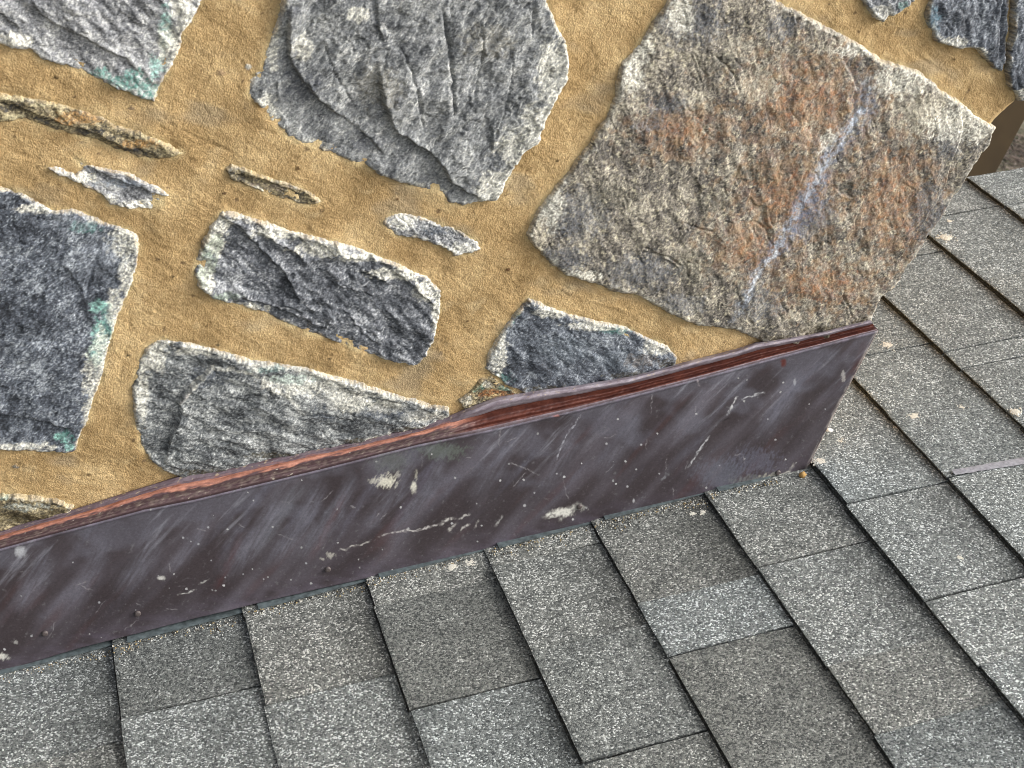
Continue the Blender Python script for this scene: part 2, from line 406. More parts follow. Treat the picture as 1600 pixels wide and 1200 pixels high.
stone([(601, 338), (612, 332), (628, 331), (669, 341), (706, 353), (728, 364), (744, 375), (748, 386), (736, 393), (725, 396), (710, 398), (688, 382), (650, 371),
       (620, 366), (605, 356), (598, 348)],
      'small bluish sliver with pale speckled ends', raise_=5.5, pal=PALE, clv=-22, terr=1.0, edge=(4, .75), res=0.8, edge_w=4, contrast=1.3,
      paints=[(LIME, [(625, 345, 26, 14), (722, 386, 26, 12)], .75), (lin((84, 96, 110)), [(675, 358, 40, 10)], .5)])
stone([(450, -110), (440, 0), (432, 30), (425, 52), (414, 80), (406, 105), (391, 124), (384, 146), (402, 161), (414, 180), (436, 199), (455, 218), (492, 229), (519, 240),
       (545, 251), (575, 261), (594, 272), (628, 285), (669, 296), (689, 300), (699, 315), (721, 320), (744, 312), (774, 310), (783, 294), (800, 262), (815, 236), (838, 218),
       (852, 180), (864, 154), (879, 128), (886, 101), (886, 82), (879, 56), (864, 30), (852, 0), (850, -110)],
      'large grey split-layered stone at the top centre', raise_=15, pal=[(56, 58, 62), (104, 107, 109), (146, 148, 147), (206, 206, 200)], clv=62, contrast=0.8, terr=2.6, edge=(6, .8), edge_dir=(0.95, -.1), edge_w=8,
      steps=[([(447, 5), (450, 45), (449, 80), (462, 110), (480, 130), (500, 155), (530, 178), (560, 200), (585, 222), (600, 240)], (450, 150), 9, 70),
             ([(586, 90), (596, 150), (605, 180), (615, 200), (640, 215), (668, 233), (688, 252), (700, 280), (720, 292), (757, 310)], (620, 250), 9, 50),
             ([(583, -20), (586, 35), (596, 62)], (570, 40), 3.5, 14), ([(435, 50), (432, 100), (432, 150), (442, 195)], (420, 120), 4, 16),
             ([(540, 222), (548, 240), (575, 258), (592, 268)], (550, 262), 4, 14), ([(765, 180), (764, 210), (766, 235)], (750, 210), 2.5, 12),
             ([(655, 150), (657, 170), (635, 195)], (630, 160), 2.5, 12)],
      cracks=[([(684, 8), (694, 40), (700, 80), (703, 110), (704, 150), (705, 190)], 4, 1.3), ([(618, 60), (640, 110), (652, 160), (660, 205)], 2, .9), ([(745, 20), (751, 60), (746, 110), (736, 155)], 2, .9), ([(792, 60), (797, 110), (786, 160), (770, 210)], 2, .9), ([(500, 60), (520, 110), (545, 150), (562, 190)], 1.6, .9), ([(830, 0), (828, 30), (826, 60)], 2, 1.0)],
      paints=[(LIME, [(815, 225, 60, 40), (775, 285, 46, 34), (835, 190, 34, 50), (425, 70, 14, 50), (415, 170, 24, 30), (480, 225, 40, 12), (860, 110, 34, 70), (555, 18, 22, 14), (470, 70, 20, 26)], .7), (lin((52, 56, 68)), [(470, 130, 40, 40), (570, 220, 40, 22), (455, 12, 22, 14)], .55),
              (lin((150, 140, 110)), [(590, 130, 50, 50), (760, 60, 60, 40)], .25)])
stone([(1120, -110), (1060, -30), (1040, 0), (1025, 22), (1002, 56), (987, 79), (969, 97), (961, 124), (959, 150), (942, 188), (912, 232), (882, 270), (849, 311), (834, 334), (822, 364), (832, 382),
       (850, 402), (881, 428), (931, 442), (962, 455), (994, 459), (1025, 477), (1056, 494), (1087, 506), (1119, 509), (1147, 513), (1165, 522), (1188, 531), (1240, 534), (1300, 526), (1358, 502), (1366, 480),
       (1372, 462), (1390, 450), (1407, 432), (1412, 416), (1429, 398), (1444, 374), (1460, 350), (1474, 332), (1487, 307), (1501, 289), (1508, 274), (1516, 261), (1529, 244), (1544, 225), (1549, 208),
       (1554, 197), (1525, 180), (1497, 156), (1469, 139), (1450, 120), (1422, 105), (1399, 97), (1382, 94), (1362, 82), (1337, 64), (1319, 54), (1300, 44), (1284, 37), (1250, 18), (1212, 0), (1170, -30), (1150, -110)],
      'very large rust and ochre mottled corner stone with a bluish vein', raise_=11, pal=WARM, clv=-50, terr=1.0, edge=(7, .6), corner=True, edge_w=9, coarse=1.3, contrast=1.25, rough=1.7, crease=0.45, aniso=0.3, rust=[(1260, 160, 170, 130), (1230, 300, 130, 130), (1390, 310, 110, 150), (1280, 440, 140, 60), (1060, 200, 120, 60), (1170, 380, 110, 70)],
      steps=[([(1330, 280), (1305, 285), (1308, 298), (1325, 302)], (1335, 290), 2.5, 10), ([(1165, 300), (1178, 318), (1192, 318), (1192, 340), (1205, 366)], (1170, 330), 2.0, 10),
             ([(1310, 90), (1325, 110), (1335, 140)], (1345, 110), 3, 16), ([(1000, 385), (1030, 395), (1060, 415)], (1020, 415), 2.5, 12), ([(1080, 270), (1092, 290), (1086, 310)], (1070, 290), 2.5, 14),
             ([(1495, 165), (1500, 200), (1485, 240), (1470, 290), (1440, 340), (1410, 385), (1380, 430)], (1500, 250), 5, 26)],
      cracks=[([(1310, 455), (1322, 475), (1328, 492)], 2, 1.0), ([(1000, 378), (1020, 392), (1040, 396), (1064, 414)], 2.2, 1.0), ([(1062, 344), (1086, 352), (1112, 358)], 1.8, .9), ([(1170, 340), (1192, 352), (1198, 370), (1205, 380)], 2.0, .9), ([(1300, 285), (1310, 300), (1330, 304)], 1.8, .9), ([(930, 150), (960, 200), (950, 250)], 1.4, .9), ([(1110, 80), (1140, 110), (1150, 140)], 1.8, 1.0)],
      paints=[(lin((104, 108, 114)), [(1075, 30, 80, 55), (900, 330, 70, 60), (880, 400, 60, 30), (1000, 420, 80, 40), (1060, 470, 60, 24), (1040, 160, 50, 26), (1010, 190, 40, 16), (1270, 330, 40, 40), (1255, 355, 30, 25), (1450, 330, 50, 70), (1215, 40, 40, 30), (1480, 220, 40, 40), (1180, 470, 50, 40)], .62),
              (lin((66, 66, 52)), [(1335, 290, 34, 20), (1080, 410, 46, 40), (1180, 265, 60, 22), (950, 300, 60, 30), (1125, 95, 30, 26), (1290, 500, 40, 14), (1345, 380, 24, 18), (1110, 310, 50, 20)], .5),
              (DARK, [(885, 395, 32, 14), (935, 420, 32, 11), (1025, 150, 30, 14), (1120, 245, 10, 10), (1048, 342, 12, 8), (1075, 505, 16, 8)], .6),
              (lin((212, 204, 182)), [(1180, 130, 50, 40), (1260, 190, 16, 16), (1255, 470, 24, 16), (1240, 490, 30, 10), (1440, 170, 60, 50), (1150, 70, 40, 30)], .45),
              (LIME, [(1500, 190, 80, 40), (1400, 125, 60, 30), (1060, 20, 26, 40), (985, 110, 26, 40), (860, 320, 24, 40), (1330, 75, 40, 14), (1000, 70, 24, 30), (910, 425, 40, 9), (990, 465, 40, 8), (1290, 215, 14, 22)], .7),
              (MOSS, [(1210, 528, 60, 14), (1290, 514, 60, 14), (1345, 500, 24, 12)], .85)],
      strokes=[(lin((116, 126, 146)), [(1340, 100), (1350, 165), (1325, 200), (1295, 235), (1278, 268), (1250, 310), (1240, 340), (1212, 380), (1185, 420)], 19, .7), (lin((104, 112, 132)), [(1275, 290), (1255, 330), (1228, 365)], 24, .6), (BLUEV, [(1345, 130), (1347, 165), (1322, 195), (1304, 222), (1276, 262), (1254, 303), (1226, 348), (1208, 385), (1178, 422), (1162, 460), (1142, 498)], 8.0, .85),
               (lin((226, 222, 210)), [(1310, 200), (1285, 222), (1268, 240)], 5, .8), (lin((220, 224, 228)), [(1215, 380), (1190, 410), (1172, 440), (1152, 472)], 3, .8),
               (lin((206, 216, 228)), [(1348, 160), (1335, 178), (1318, 200)], 5, .7)])
stone([(-120, 285), (0, 292), (31, 298), (53, 312), (88, 327), (116, 325), (141, 337), (169, 347), (200, 356), (216, 369), (216, 391), (212, 419), (206, 444), (194, 466), (184, 494), (172, 531), (162, 578),
       (152, 605), (144, 628), (137, 656), (125, 678), (116, 703), (87, 704), (47, 703), (0, 700), (-120, 700)],
      'large dark blue grey flat stone with turquoise stains on its right edge', raise_=8, pal=BLUE, clv=60, terr=1.3, edge=(5, .7), edge_dir=(.8, .3), edge_w=6, contrast=1.2, rough=1.1,
      steps=[([(-20, 640), (40, 648), (80, 658), (112, 668)], (60, 690), 4, 20), ([(95, 405), (125, 445), (135, 490), (150, 515)], (110, 450), 2.2, 14), ([(162, 372), (145, 420), (135, 460)], (130, 400), 2, 20)],
      paints=[(MINT, [(155, 475, 26, 14), (158, 520, 22, 40), (150, 550, 20, 26)], .85), (TEAL, [(130, 350, 40, 14), (165, 500, 20, 40), (100, 680, 22, 16)], .55), (LIME, [(196, 375, 36, 34), (200, 430, 22, 44), (180, 480, 18, 40), (150, 580, 26, 60), (160, 540, 16, 40), (60, 322, 50, 10), (140, 640, 14, 34), (40, 695, 60, 9)], .75), (lin((140, 146, 154)), [(150, 400, 50, 50), (110, 340, 60, 24)], .4),
              (MINT, [(95, 680, 14, 10), (108, 692, 12, 10)], .7)],
      strokes=[(lin((170, 176, 186)), [(92, 400), (115, 430), (128, 460), (132, 490), (142, 510)], 2.0, .6), (lin((150, 156, 168)), [(165, 370), (150, 400), (138, 440)], 1.8, .5), (lin((140, 146, 160)), [(100, 330), (102, 360), (92, 400)], 2, .5)])
stone([(347, 328), (365, 331), (383, 335), (421, 347), (455, 359), (499, 369), (539, 378), (571, 391), (608, 406), (639, 419), (671, 434), (688, 453), (688, 470), (686, 487), (677, 525), (666, 551),
       (650, 568), (608, 561), (561, 547), (517, 530), (474, 516), (442, 502), (411, 487), (367, 475), (330, 464), (311, 447), (302, 422), (311, 391), (327, 353)],
      'block of dark grey stone with sharp diagonal fracture ridges in the middle', raise_=9, pal=[(38, 40, 45), (72, 76, 82), (114, 117, 122), (196, 198, 199)], clv=-30, terr=2.8, edge=(7, .9), edge_dir=(.1, 1), edge_w=6, contrast=0.95,
      steps=[([(365, 343), (385, 365), (412, 392), (440, 420), (455, 445), (465, 470)], (400, 420), 13.5, 22), ([(375, 462), (420, 473), (455, 487), (490, 502), (530, 518)], (430, 495), 12.0, 16),
             ([(528, 476), (548, 495), (566, 518), (592, 537)], (545, 525), 12.0, 18), ([(510, 436), (540, 448), (580, 458), (615, 466)], (550, 475), 7.5, 12), ([(560, 420), (585, 430), (605, 446), (618, 462)], (570, 445), 7.5, 12),
             ([(395, 355), (430, 375), (462, 392), (475, 410)], (430, 400), 9.0, 20), ([(610, 420), (640, 440), (660, 462), (678, 474)], (620, 455), 9.0, 16), ([(475, 410), (510, 400), (540, 397), (575, 405)], (520, 425), 7.5, 14)],
      paints=[(LIME, [(335, 370, 24, 40), (320, 430, 20, 40), (370, 478, 60, 10), (682, 490, 12, 50), (430, 358, 54, 16), (500, 385, 60, 16), (560, 398, 50, 10), (620, 425, 60, 12), (662, 450, 24, 24), (345, 345, 26, 16)], .9), (lin((150, 165, 145)), [(325, 400, 20, 40), (315, 425, 16, 26), (335, 375, 18, 22), (345, 460, 50, 9)], .6),
              (DARK, [(435, 385, 40, 22), (640, 455, 30, 20), (380, 365, 20, 30)], .35)])  # dark blobs paint shade onto facets and ledges turned from the light
stone([(250, 525), (280, 531), (311, 537), (342, 543), (389, 559), (436, 566), (474, 572), (530, 587), (592, 606), (640, 620), (674, 631), (699, 634), (702, 646), (690, 656), (619, 673), (562, 687), (525, 694), (462, 712),
       (406, 724), (328, 741), (291, 744), (268, 738), (256, 734), (237, 719), (219, 694), (209, 650), (206, 612), (209, 587), (216, 562), (228, 541)],
      'long grey wedge stone resting on the copper flashing at the lower left', raise_=10, pal=[(46, 48, 51), (86, 90, 92), (124, 127, 127), (194, 196, 192)], clv=-10, terr=1.6, edge=(8, .75), edge_dir=(.1, .9), edge_w=8, contrast=1.15,
      steps=[([(345, 566), (328, 572), (310, 590), (286, 611), (278, 625), (283, 640), (268, 672), (261, 695), (256, 730)], (240, 640), 7, 45), ([(255, 632), (258, 650), (265, 665)], (250, 650), 3, 10)],
      cracks=[([(395, 660), (405, 690)], 1, 1)],
      paints=[(LIME, [(240, 555, 28, 34), (222, 610, 14, 50), (480, 595, 90, 22), (660, 645, 40, 12), (540, 620, 60, 24), (300, 545, 40, 10), (600, 630, 40, 14)], .65), (lin((62, 70, 84)), [(505, 632, 26, 30), (600, 640, 60, 14), (640, 640, 40, 12), (330, 585, 50, 20)], .5),
              (lin((150, 178, 172)), [(455, 588, 50, 12), (420, 572, 40, 8)], .5), (MOSS, [(330, 734, 80, 9), (450, 708, 80, 9), (560, 682, 50, 6), (640, 664, 40, 6)], .8)],
      strokes=[(LIME, [(278, 625), (305, 595), (330, 571), (365, 571), (395, 580), (425, 600), (450, 615), (472, 640)], 3.2, .75), (lin((150, 140, 140)), [(280, 625), (300, 600)], 2.0, .5)])
stone([(825, 464), (853, 475), (887, 487), (931, 500), (975, 508), (1009, 525), (1041, 537), (1056, 556), (1053, 570), (1025, 582), (962, 591), (916, 603), (869, 611), (819, 612), (791, 600), (769, 584), (757, 575), (762, 553), (781, 519), (800, 491)],
      'dark blue grey triangular stone above the middle of the flashing', raise_=8, pal=BLUE, clv=-28, terr=1.2, edge=(6, .75), edge_dir=(.2, 1), edge_w=6, contrast=1.05,
      paints=[(lin((110, 120, 128)), [(880, 540, 60, 30), (960, 560, 60, 24)], .35), (TEAL, [(780, 590, 24, 16), (960, 512, 40, 10), (800, 480, 14, 26)], .5), (LIME, [(1030, 540, 34, 14), (775, 545, 20, 50), (930, 505, 60, 10), (860, 484, 40, 10)], .75), (MOSS, [(870, 605, 80, 10), (990, 583, 60, 10), (1040, 565, 20, 10)], .8),
              (lin((120, 104, 88)), [(1000, 560, 40, 16)], .4)])
stone([(-120, 760), (0, 771), (19, 770), (66, 773), (94, 779), (116, 788), (108, 797), (81, 806), (37, 816), (0, 826), (-120, 855)],
      'mossy stone tip just above the flashing at the left edge', raise_=9, pal=OLIVE, clv=-10, terr=1.5, edge=(4, .5), edge_dir=(0, 1), res=0.9,
      paints=[(MOSS, [(30, 806, 90, 13), (80, 798, 30, 9)], .85), (lin((170, 176, 168)), [(40, 785, 60, 9)], .6), (TEAL, [(8, 770, 12, 8)], .6)])
stone([(1330, -110), (1338, -10), (1354, 17), (1360, 26), (1376, 34), (1384, 24), (1401, 17), (1418, 4), (1440, -30), (1450, -110)],
      'pale stone point at the top edge, left of the dark pair', raise_=13, pal=GREY, clv=-40, terr=2.0, edge=(4, .5), res=0.9,
      paints=[(LIME, [(1375, 20, 26, 20)], .6), (TEAL, [(1405, 5, 14, 14)], .5)])
stone([(1455, -110), (1448, 0), (1442, 21), (1444, 37), (1452, 45), (1457, 64), (1478, 69), (1497, 75), (1521, 73), (1531, 84), (1547, 105), (1560, 110), (1567, 94), (1569, 75), (1571, 47), (1573, 0), (1585, -110)],
      'dark slate blue stone at the upper right', raise_=12, pal=BLUE, clv=-60, terr=1.6, edge=(5, .6), edge_dir=(-.5, -.7), contrast=1.1,
      steps=[([(1560, -20), (1555, 40), (1552, 100)], (1565, 40), 6, 14)],
      paints=[(lin((90, 125, 140)), [(1452, 25, 16, 30)], .6), (LIME, [(1480, 62, 34, 12), (1520, 75, 24, 8)], .7), (DARK, [(1500, 25, 40, 30), (1556, 60, 14, 50)], .5)])
stone([(1588, -110), (1577, 0), (1575, 40), (1571, 75), (1567, 105), (1571, 129), (1579, 142), (1588, 156), (1596, 152), (1606, 138), (1640, 68), (1690, -30), (1720, -110)],
      'dark stone on the chimney corner at the right edge', raise_=15, pal=BLUE, clv=-60, terr=1.4, edge=(4, .45), corner=True, res=0.9,
      paints=[(LIME, [(1587, 145, 16, 14)], .7)])
stone([(716, 624), (735, 608), (752, 590), (766, 585), (785, 599), (806, 610), (830, 614), (800, 618), (762, 626), (724, 638)],
      'splintered brown and green fragment wedged above the flashing', raise_=4, pal=OLIVE, clv=28, terr=1.5, edge=(3, .4), res=0.7, edge_w=4, contrast=1.3,
      paints=[(RUST, [(765, 612, 40, 9), (790, 616, 30, 7)], .7), (TEAL, [(745, 605, 16, 14), (790, 604, 24, 6)], .5), (LIME, [(725, 622, 16, 10), (760, 598, 10, 8)], .6)])

# ------------------------------------------------------------------ mortar
def build_mortar():
    res = 1.35
    fr = mm([(-110, -110), (1700, -110), (1700, 620), (-110, 1080), (700, -110), (-110, 500)])
    lo = fr.min(0); hi = np.array([CORNER[:, 0].max() + 5, fr[:, 1].max()])
    us = np.arange(lo[0], hi[0], res); ws = np.arange(lo[1], hi[1], res)
    U, Wv = np.meshgrid(us, ws); u = U.ravel(); w = Wv.ravel()
    px, py = proj(np.stack([u / 1000, 0 * u, w / 1000], 1))
    cd = corner_x(w) - u
    keep = (px > -115) & (py > -115) & (py < 1080 - 0.247 * (px + 110) - 30) & (cd > -4) & (px < 1720)
    sd = np.full(len(u), -60.0)
    for O in MORTAR_SD:
        b = keep & (u > O[:, 0].min() - 25) & (u < O[:, 0].max() + 25) & (w > O[:, 1].min() - 25) & (w < O[:, 1].max() + 25)
        i = np.nonzero(b)[0]
        if len(i): sd[i] = np.maximum(sd[i], poly_sd(np.stack([u[i], w[i]], 1), O))
    keep &= sd < 9
    ku, kw, kd, kc = u[keep], w[keep], -sd[keep], cd[keep]
    h = 2.2 * fbm(ku / 55, kw / 55, 2, 301) + 0.7 * fbm(ku / 18, kw / 18, 2, 302)
    tr = fbm((ku * .92 - kw * .38 + 6 * fbm(ku / 40, kw / 40, 2, 316)) / 45, (kw * .92 + ku * .38 + 8 * fbm(ku / 50, kw / 50, 2, 317)) / 3.6, 3, 303); h += 0.4 * tr
    g = perlin(ku / 4.2, kw / 3.2, 304); h += 0.26 * g + 0.36 * perlin(ku / 2.7, kw / 2.7, 306)
    pit = sm(0.50, 0.75, perlin(ku / 5.5, kw / 5.5, 307)); h -= 1.1 * pit * sm(-0.1, 0.4, fbm(ku / 40, kw / 40, 2, 322)); gr = sm(0.35, 0.7, perlin(ku / 2.9, kw / 2.9, 321)); h += 0.3 * gr
    h += 2.4 * np.exp(-np.clip(kd, 0, 99) / 8) * (0.35 + 0.9 * fbm(ku / 25, kw / 25, 2, 308)) - 0.8 * np.exp(-np.clip(kd, 0, 99) / 2.0)
    h -= -1.5 + np.where(kc < 9, (9 - kc) ** 2 * 0.05, 0) + np.where(kc < 0, -kc * 22, 0)
    t = 0.5 + 0.7 * fbm(ku / 60, kw / 60, 3, 310) + 0.30 * fbm(ku / 9, kw / 9, 3, 311) + 0.35 * tr
    a, b, c = lin((150, 124, 84)), lin((179, 151, 107)), lin((204, 177, 131))
    t = np.clip(t, 0, 1)
    col = np.where((t < .5)[:, None], a + (b - a) * (t * 2)[:, None], b + (c - b) * (t * 2 - 1)[:, None])
    col *= (1 + 0.14 * perlin(ku / 1.9, kw / 1.9, 312) + 0.05 * g)[:, None]
    col = mix(col, lin((92, 66, 36)), 0.45 * sm(0.45, 0.65, perlin(ku / 3.0, kw / 3.0, 313)))
    col = mix(col, lin((104, 84, 62)), 0.8 * sm(0.72, 0.78, perlin(ku / 8, kw / 8, 314)))
    col = mix(col, lin((150, 138, 116)), 0.5 * sm(0.15, 0.5, fbm(ku / 80, kw / 45, 3, 318)))
    col = mix(col, lin((214, 192, 150)), 0.35 * sm(0.2, 0.6, fbm(ku / 30, kw / 22, 4, 319)))
    for line, dep, wid in (([(262, 190), (320, 222), (372, 240)], .9, 1.3), ([(285, 235), (330, 258), (350, 272)], -.7, 1.6), ([(560, 335), (590, 346), (612, 356)], .8, 1.2), ([(205, 480), (196, 540), (184, 600)], .7, 1.5), ([(470, 540), (560, 568), (640, 588)], .7, 1.6),
                           ([(770, 330), (800, 290), (840, 225)], -.7, 1.8), ([(905, 60), (930, 90), (920, 150)], .7, 1.6), ([(850, 440), (920, 468), (1000, 490)], -.8, 1.8), ([(0, 232), (50, 246), (100, 250)], .7, 1.6), ([(1395, 60), (1440, 92), (1500, 130)], .6, 1.5), ([(330, 60), (325, 110), (300, 160)], .7, 1.8), ([(60, 735), (120, 745), (190, 735)], .6, 1.6)):
        ld, sd_, pos = line_sd(np.stack([ku + 1.5 * fbm(ku / 9, kw / 9, 2, 330), kw], 1), mm(line))
        h -= dep * np.exp(-(ld / wid) ** 2) * np.clip(np.minimum(pos, 1 - pos) * 5, 0, 1) * sm(-0.4, 0.2, fbm(ku / 8, kw / 8, 2, 331))
    for x_, y_, r__, c_ in ((205, 168, 2.6, (130, 112, 92)), (345, 113, 3.6, (150, 126, 98)), (200, 553, 2.0, (52, 46, 38)), (515, 558, 2.0, (70, 56, 40)), (340, 537, 1.8, (60, 50, 38)), (793, 420, 2.4, (88, 58, 40)), (1047, 457, 2.0, (70, 56, 44)), (465, 262, 2.4, (84, 62, 40)),
                            (388, 103, 3.0, (196, 196, 190)), (88, 120, 2.0, (60, 46, 32)), (620, 310, 2.2, (96, 72, 48)), (870, 250, 1.8, (74, 58, 38)), (1490, 92, 2.0, (90, 70, 46)), (140, 740, 2.2, (96, 76, 52)), (24, 728, 3.0, (120, 118, 112)), (730, 500, 1.8, (80, 60, 40)), (350, 300, 2.0, (80, 60, 44)), (270, 430, 1.6, (66, 52, 36))):
        c0_ = mm([(x_, y_)])[0]; q_ = np.hypot(ku - c0_[0], (kw - c0_[1]) * 1.3) / (r__ * (1 + .4 * perlin(ku / 2.5, kw / 2.5, 332)))
        h += 0.9 * np.sqrt(np.clip(1 - q_ ** 2, 0, 1)); col = mix(col, lin(c_), 0.85 * sm(1.1, .8, q_))
    # pale lime bloom against the stones
    e = np.exp(-np.clip(kd - 0.3, 0, 99) / 2.2) * np.clip(0.35 + 0.9 * fbm(ku / 14, kw / 14, 3, 315), 0, 1)
    col = mix(col, lin((222, 206, 160)), 0.75 * e)
    V = np.zeros((len(u), 3)); V[:, 0] = u / 1000; V[:, 2] = w / 1000; V[keep, 1] = -h / 1000
    C = np.zeros((len(u), 3)); C[keep] = col
    Fc = grid_faces(len(ws), len(us)); Fc = Fc[keep[Fc].all(1)]
    V, Fc, C = compact(V, Fc, C)
    adopt(mesh_obj('mortar', V, Fc, M_MORTAR, None, C), chimney)
build_mortar()

def box(name, lo, hi, mat, col=None):
    V = [(x, y, z) for x in (lo[0], hi[0]) for y in (lo[1], hi[1]) for z in (lo[2], hi[2])]
    Fc = [(0, 1, 3, 2), (4, 6, 7, 5), (0, 4, 5, 1), (2, 3, 7, 6), (0, 2, 6, 4), (1, 5, 7, 3)]
    return mesh_obj(name, np.array(V), Fc, mat, None, None if col is None else np.tile(lin(col), (8, 1)), smooth=False)
adopt(box('masonry_core', (-0.5, 0.012, -1.6), (1.066, 0.9, 0.6), M_MORTAR, (170, 134, 82)), chimney)

# ------------------------------------------------------------------ roof of shingles
roof_o = empty('shingle_roof', tuple(P0), 'sloping roof of weathered grey granule shingles below the stone chimney', 'roof')
RAKE = 0.548
BUTT = {1: ((175, 1006), (197, 1175)), 2: ((378, 953), (434, 1175)), 3: ((572, 912), (672, 1200)), 4: ((762, 866), (909, 1196)), 5: ((924, 821), (1145, 1200)), 6: ((1111, 784), (1396, 1200)),
        7: ((1266, 720), (1587, 1122)), 8: ((1334, 599), (1600, 875)), 9: ((1382, 469), (1600, 670)), 10: ((1450, 369), (1600, 495)), 11: ((1542, 300), (1600, 350))}
bs = {k: float(np.mean([roof(np.array(float(q[0])), np.array(float(q[1])))[0] for q in v])) for k, v in BUTT.items()}
STEP = (bs[11] - bs[1]) / 10
for k in list(range(0, -3, -1)): bs[k] = bs[k + 1] - STEP
for k in (12, 13, 14, 15): bs[k] = bs[k - 1] + STEP
# tab joints: a pixel on the joint, 1 = open slot, 0 = only a change of granule blend
CUTS = {1: [((300, 1097), 1)], 2: [((520, 930), 0), ((560, 1064), 0)], 3: [((741, 1085), 1), ((680, 926), 0)], 4: [((1011, 1166), 1), ((950, 990), 0), ((860, 866), 1)],
        5: [((1135, 1004), 1), ((1150, 905), 0)], 6: [((1270, 866), 1), ((1385, 1018), 0), ((1440, 1130), 0)], 7: [((1410, 769), 1), ((1514, 923), 1), ((1560, 1035), 0)],
        8: [((1547, 733), 1), ((1399, 547), 1), ((1517, 621), 0)], 9: [((1540, 538), 1), ((1553, 567), 1), ((1446, 396), 1)], 10: [((1514, 330), 1), ((1590, 430), 0)], 11: [((1588, 321), 1)]}
rs = random.Random(5)

def jag(n, amp, seed):
    r = np.random.default_rng(seed); t = r.normal(0, amp, n); return t

def shingle(k, y0, y1, tone, seed, slot0, slot1, shade):
    """one tab: lower edge at butt k, tucked under butt k+1; two plies thick at the lower edge"""
    r = np.random.default_rng(seed)
    s0 = bs[k] + r.normal(0, 0.0008); s1 = bs[k + 1] + 0.03
    n = max(6, int((y1 - y0) / 0.012)); m = 16
    g0 = 0.0013 if slot0 else 0.0001; g1 = 0.0013 if slot1 else 0.0001
    hb = (0.0090 if k < 7 else 0.0104) + r.normal(0, 0.0008)
    ss = np.concatenate([[s0 + 0.0003], np.linspace(s0 + 0.004, s1, m)])
    ys = np.linspace(y0 + g0, y1 - g1, n)
    Sg, Yg = np.meshgrid(ss, ys, indexing='ij')
    ph = r.random() * 10
    frn = 0.0010 * fbm(Yg / 0.02 + ph, Yg * 0 + seed, 3, 5)
    Sg = Sg + np.where(np.arange(len(ss))[:, None] < 3, frn, 0)
    ee = 0.0008 * fbm(Sg / 0.015 + ph, Sg * 0 + seed + .5, 3, 6)
    Yg = Yg + np.where((np.arange(n) == 0)[None, :] | (np.arange(n) == n - 1)[None, :], ee, 0)
    t = (Sg - s0) / (s1 - s0)
    H = hb * (1 - t) + 0.0022 * t + 0.0012 * fbm(Sg / 0.07 + seed, Yg / 0.09, 2, 9)
    H[0] -= 0.0006
    base = np.full_like(H[0], 0.0)
    V = [rp(Sg, Yg, H).reshape(-1, 3)]
    nr = len(ss)
    # lower edge: upper ply, groove, lower ply set a little forward
    edge = [(0.0002, -0.0026), (0.0026, -0.0030), (0.0026, -0.0036), (-0.0016 if seed % 3 else 0.001, -0.0038), (-0.0014 if seed % 3 else 0.001, -0.0085)]
    rows = [rp(Sg[0] + ds + 0.0006 * fbm(Yg[0] / 0.01, Yg[0] * 0 + q, 2, 12), Yg[0], H[0] + dh) for q, (ds, dh) in enumerate(edge)]
    V += rows
    # tab sides
    V += [rp(Sg[:, 0], Yg[:, 0] + 0.0003, H[:, 0] - 0.0045), rp(Sg[:, -1], Yg[:, -1] - 0.0003, H[:, -1] - 0.0045)]
    V = np.concatenate(V)
    Fc = [f for f in grid_faces(nr, n)]
    prev = np.arange(n); off = nr * n
    for q in range(len(edge)):
        cur = off + q * n + np.arange(n)
        Fc += [np.array([prev[i + 1], prev[i], cur[i], cur[i + 1]]) for i in range(n - 1)]
        prev = cur
    off += len(edge) * n
    a = np.arange(nr) * n; b = off + np.arange(nr)
    Fc += [np.array([a[i], a[i + 1], b[i + 1], b[i]]) for i in range(nr - 1)]
    a = a + n - 1; b = b + nr
    Fc += [np.array([a[i + 1], a[i], b[i], b[i + 1]]) for i in range(nr - 1)]
    Fc = np.array(Fc)
    col = np.ones((len(V), 3))
    # the printed shadow line near the next course, on some tabs; granules worn off the cut edges show asphalt
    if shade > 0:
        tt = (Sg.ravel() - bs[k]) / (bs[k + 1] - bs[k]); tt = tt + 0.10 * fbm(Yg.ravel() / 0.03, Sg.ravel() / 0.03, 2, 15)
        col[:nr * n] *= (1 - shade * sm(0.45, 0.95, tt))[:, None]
    col[nr * n:] *= 0.2
    o = mesh_obj('shingle', V, Fc, M_SHINGLE, None, col, smooth=False)
    me = o.data
    o.color = tone
    return adopt(o, roof_o)

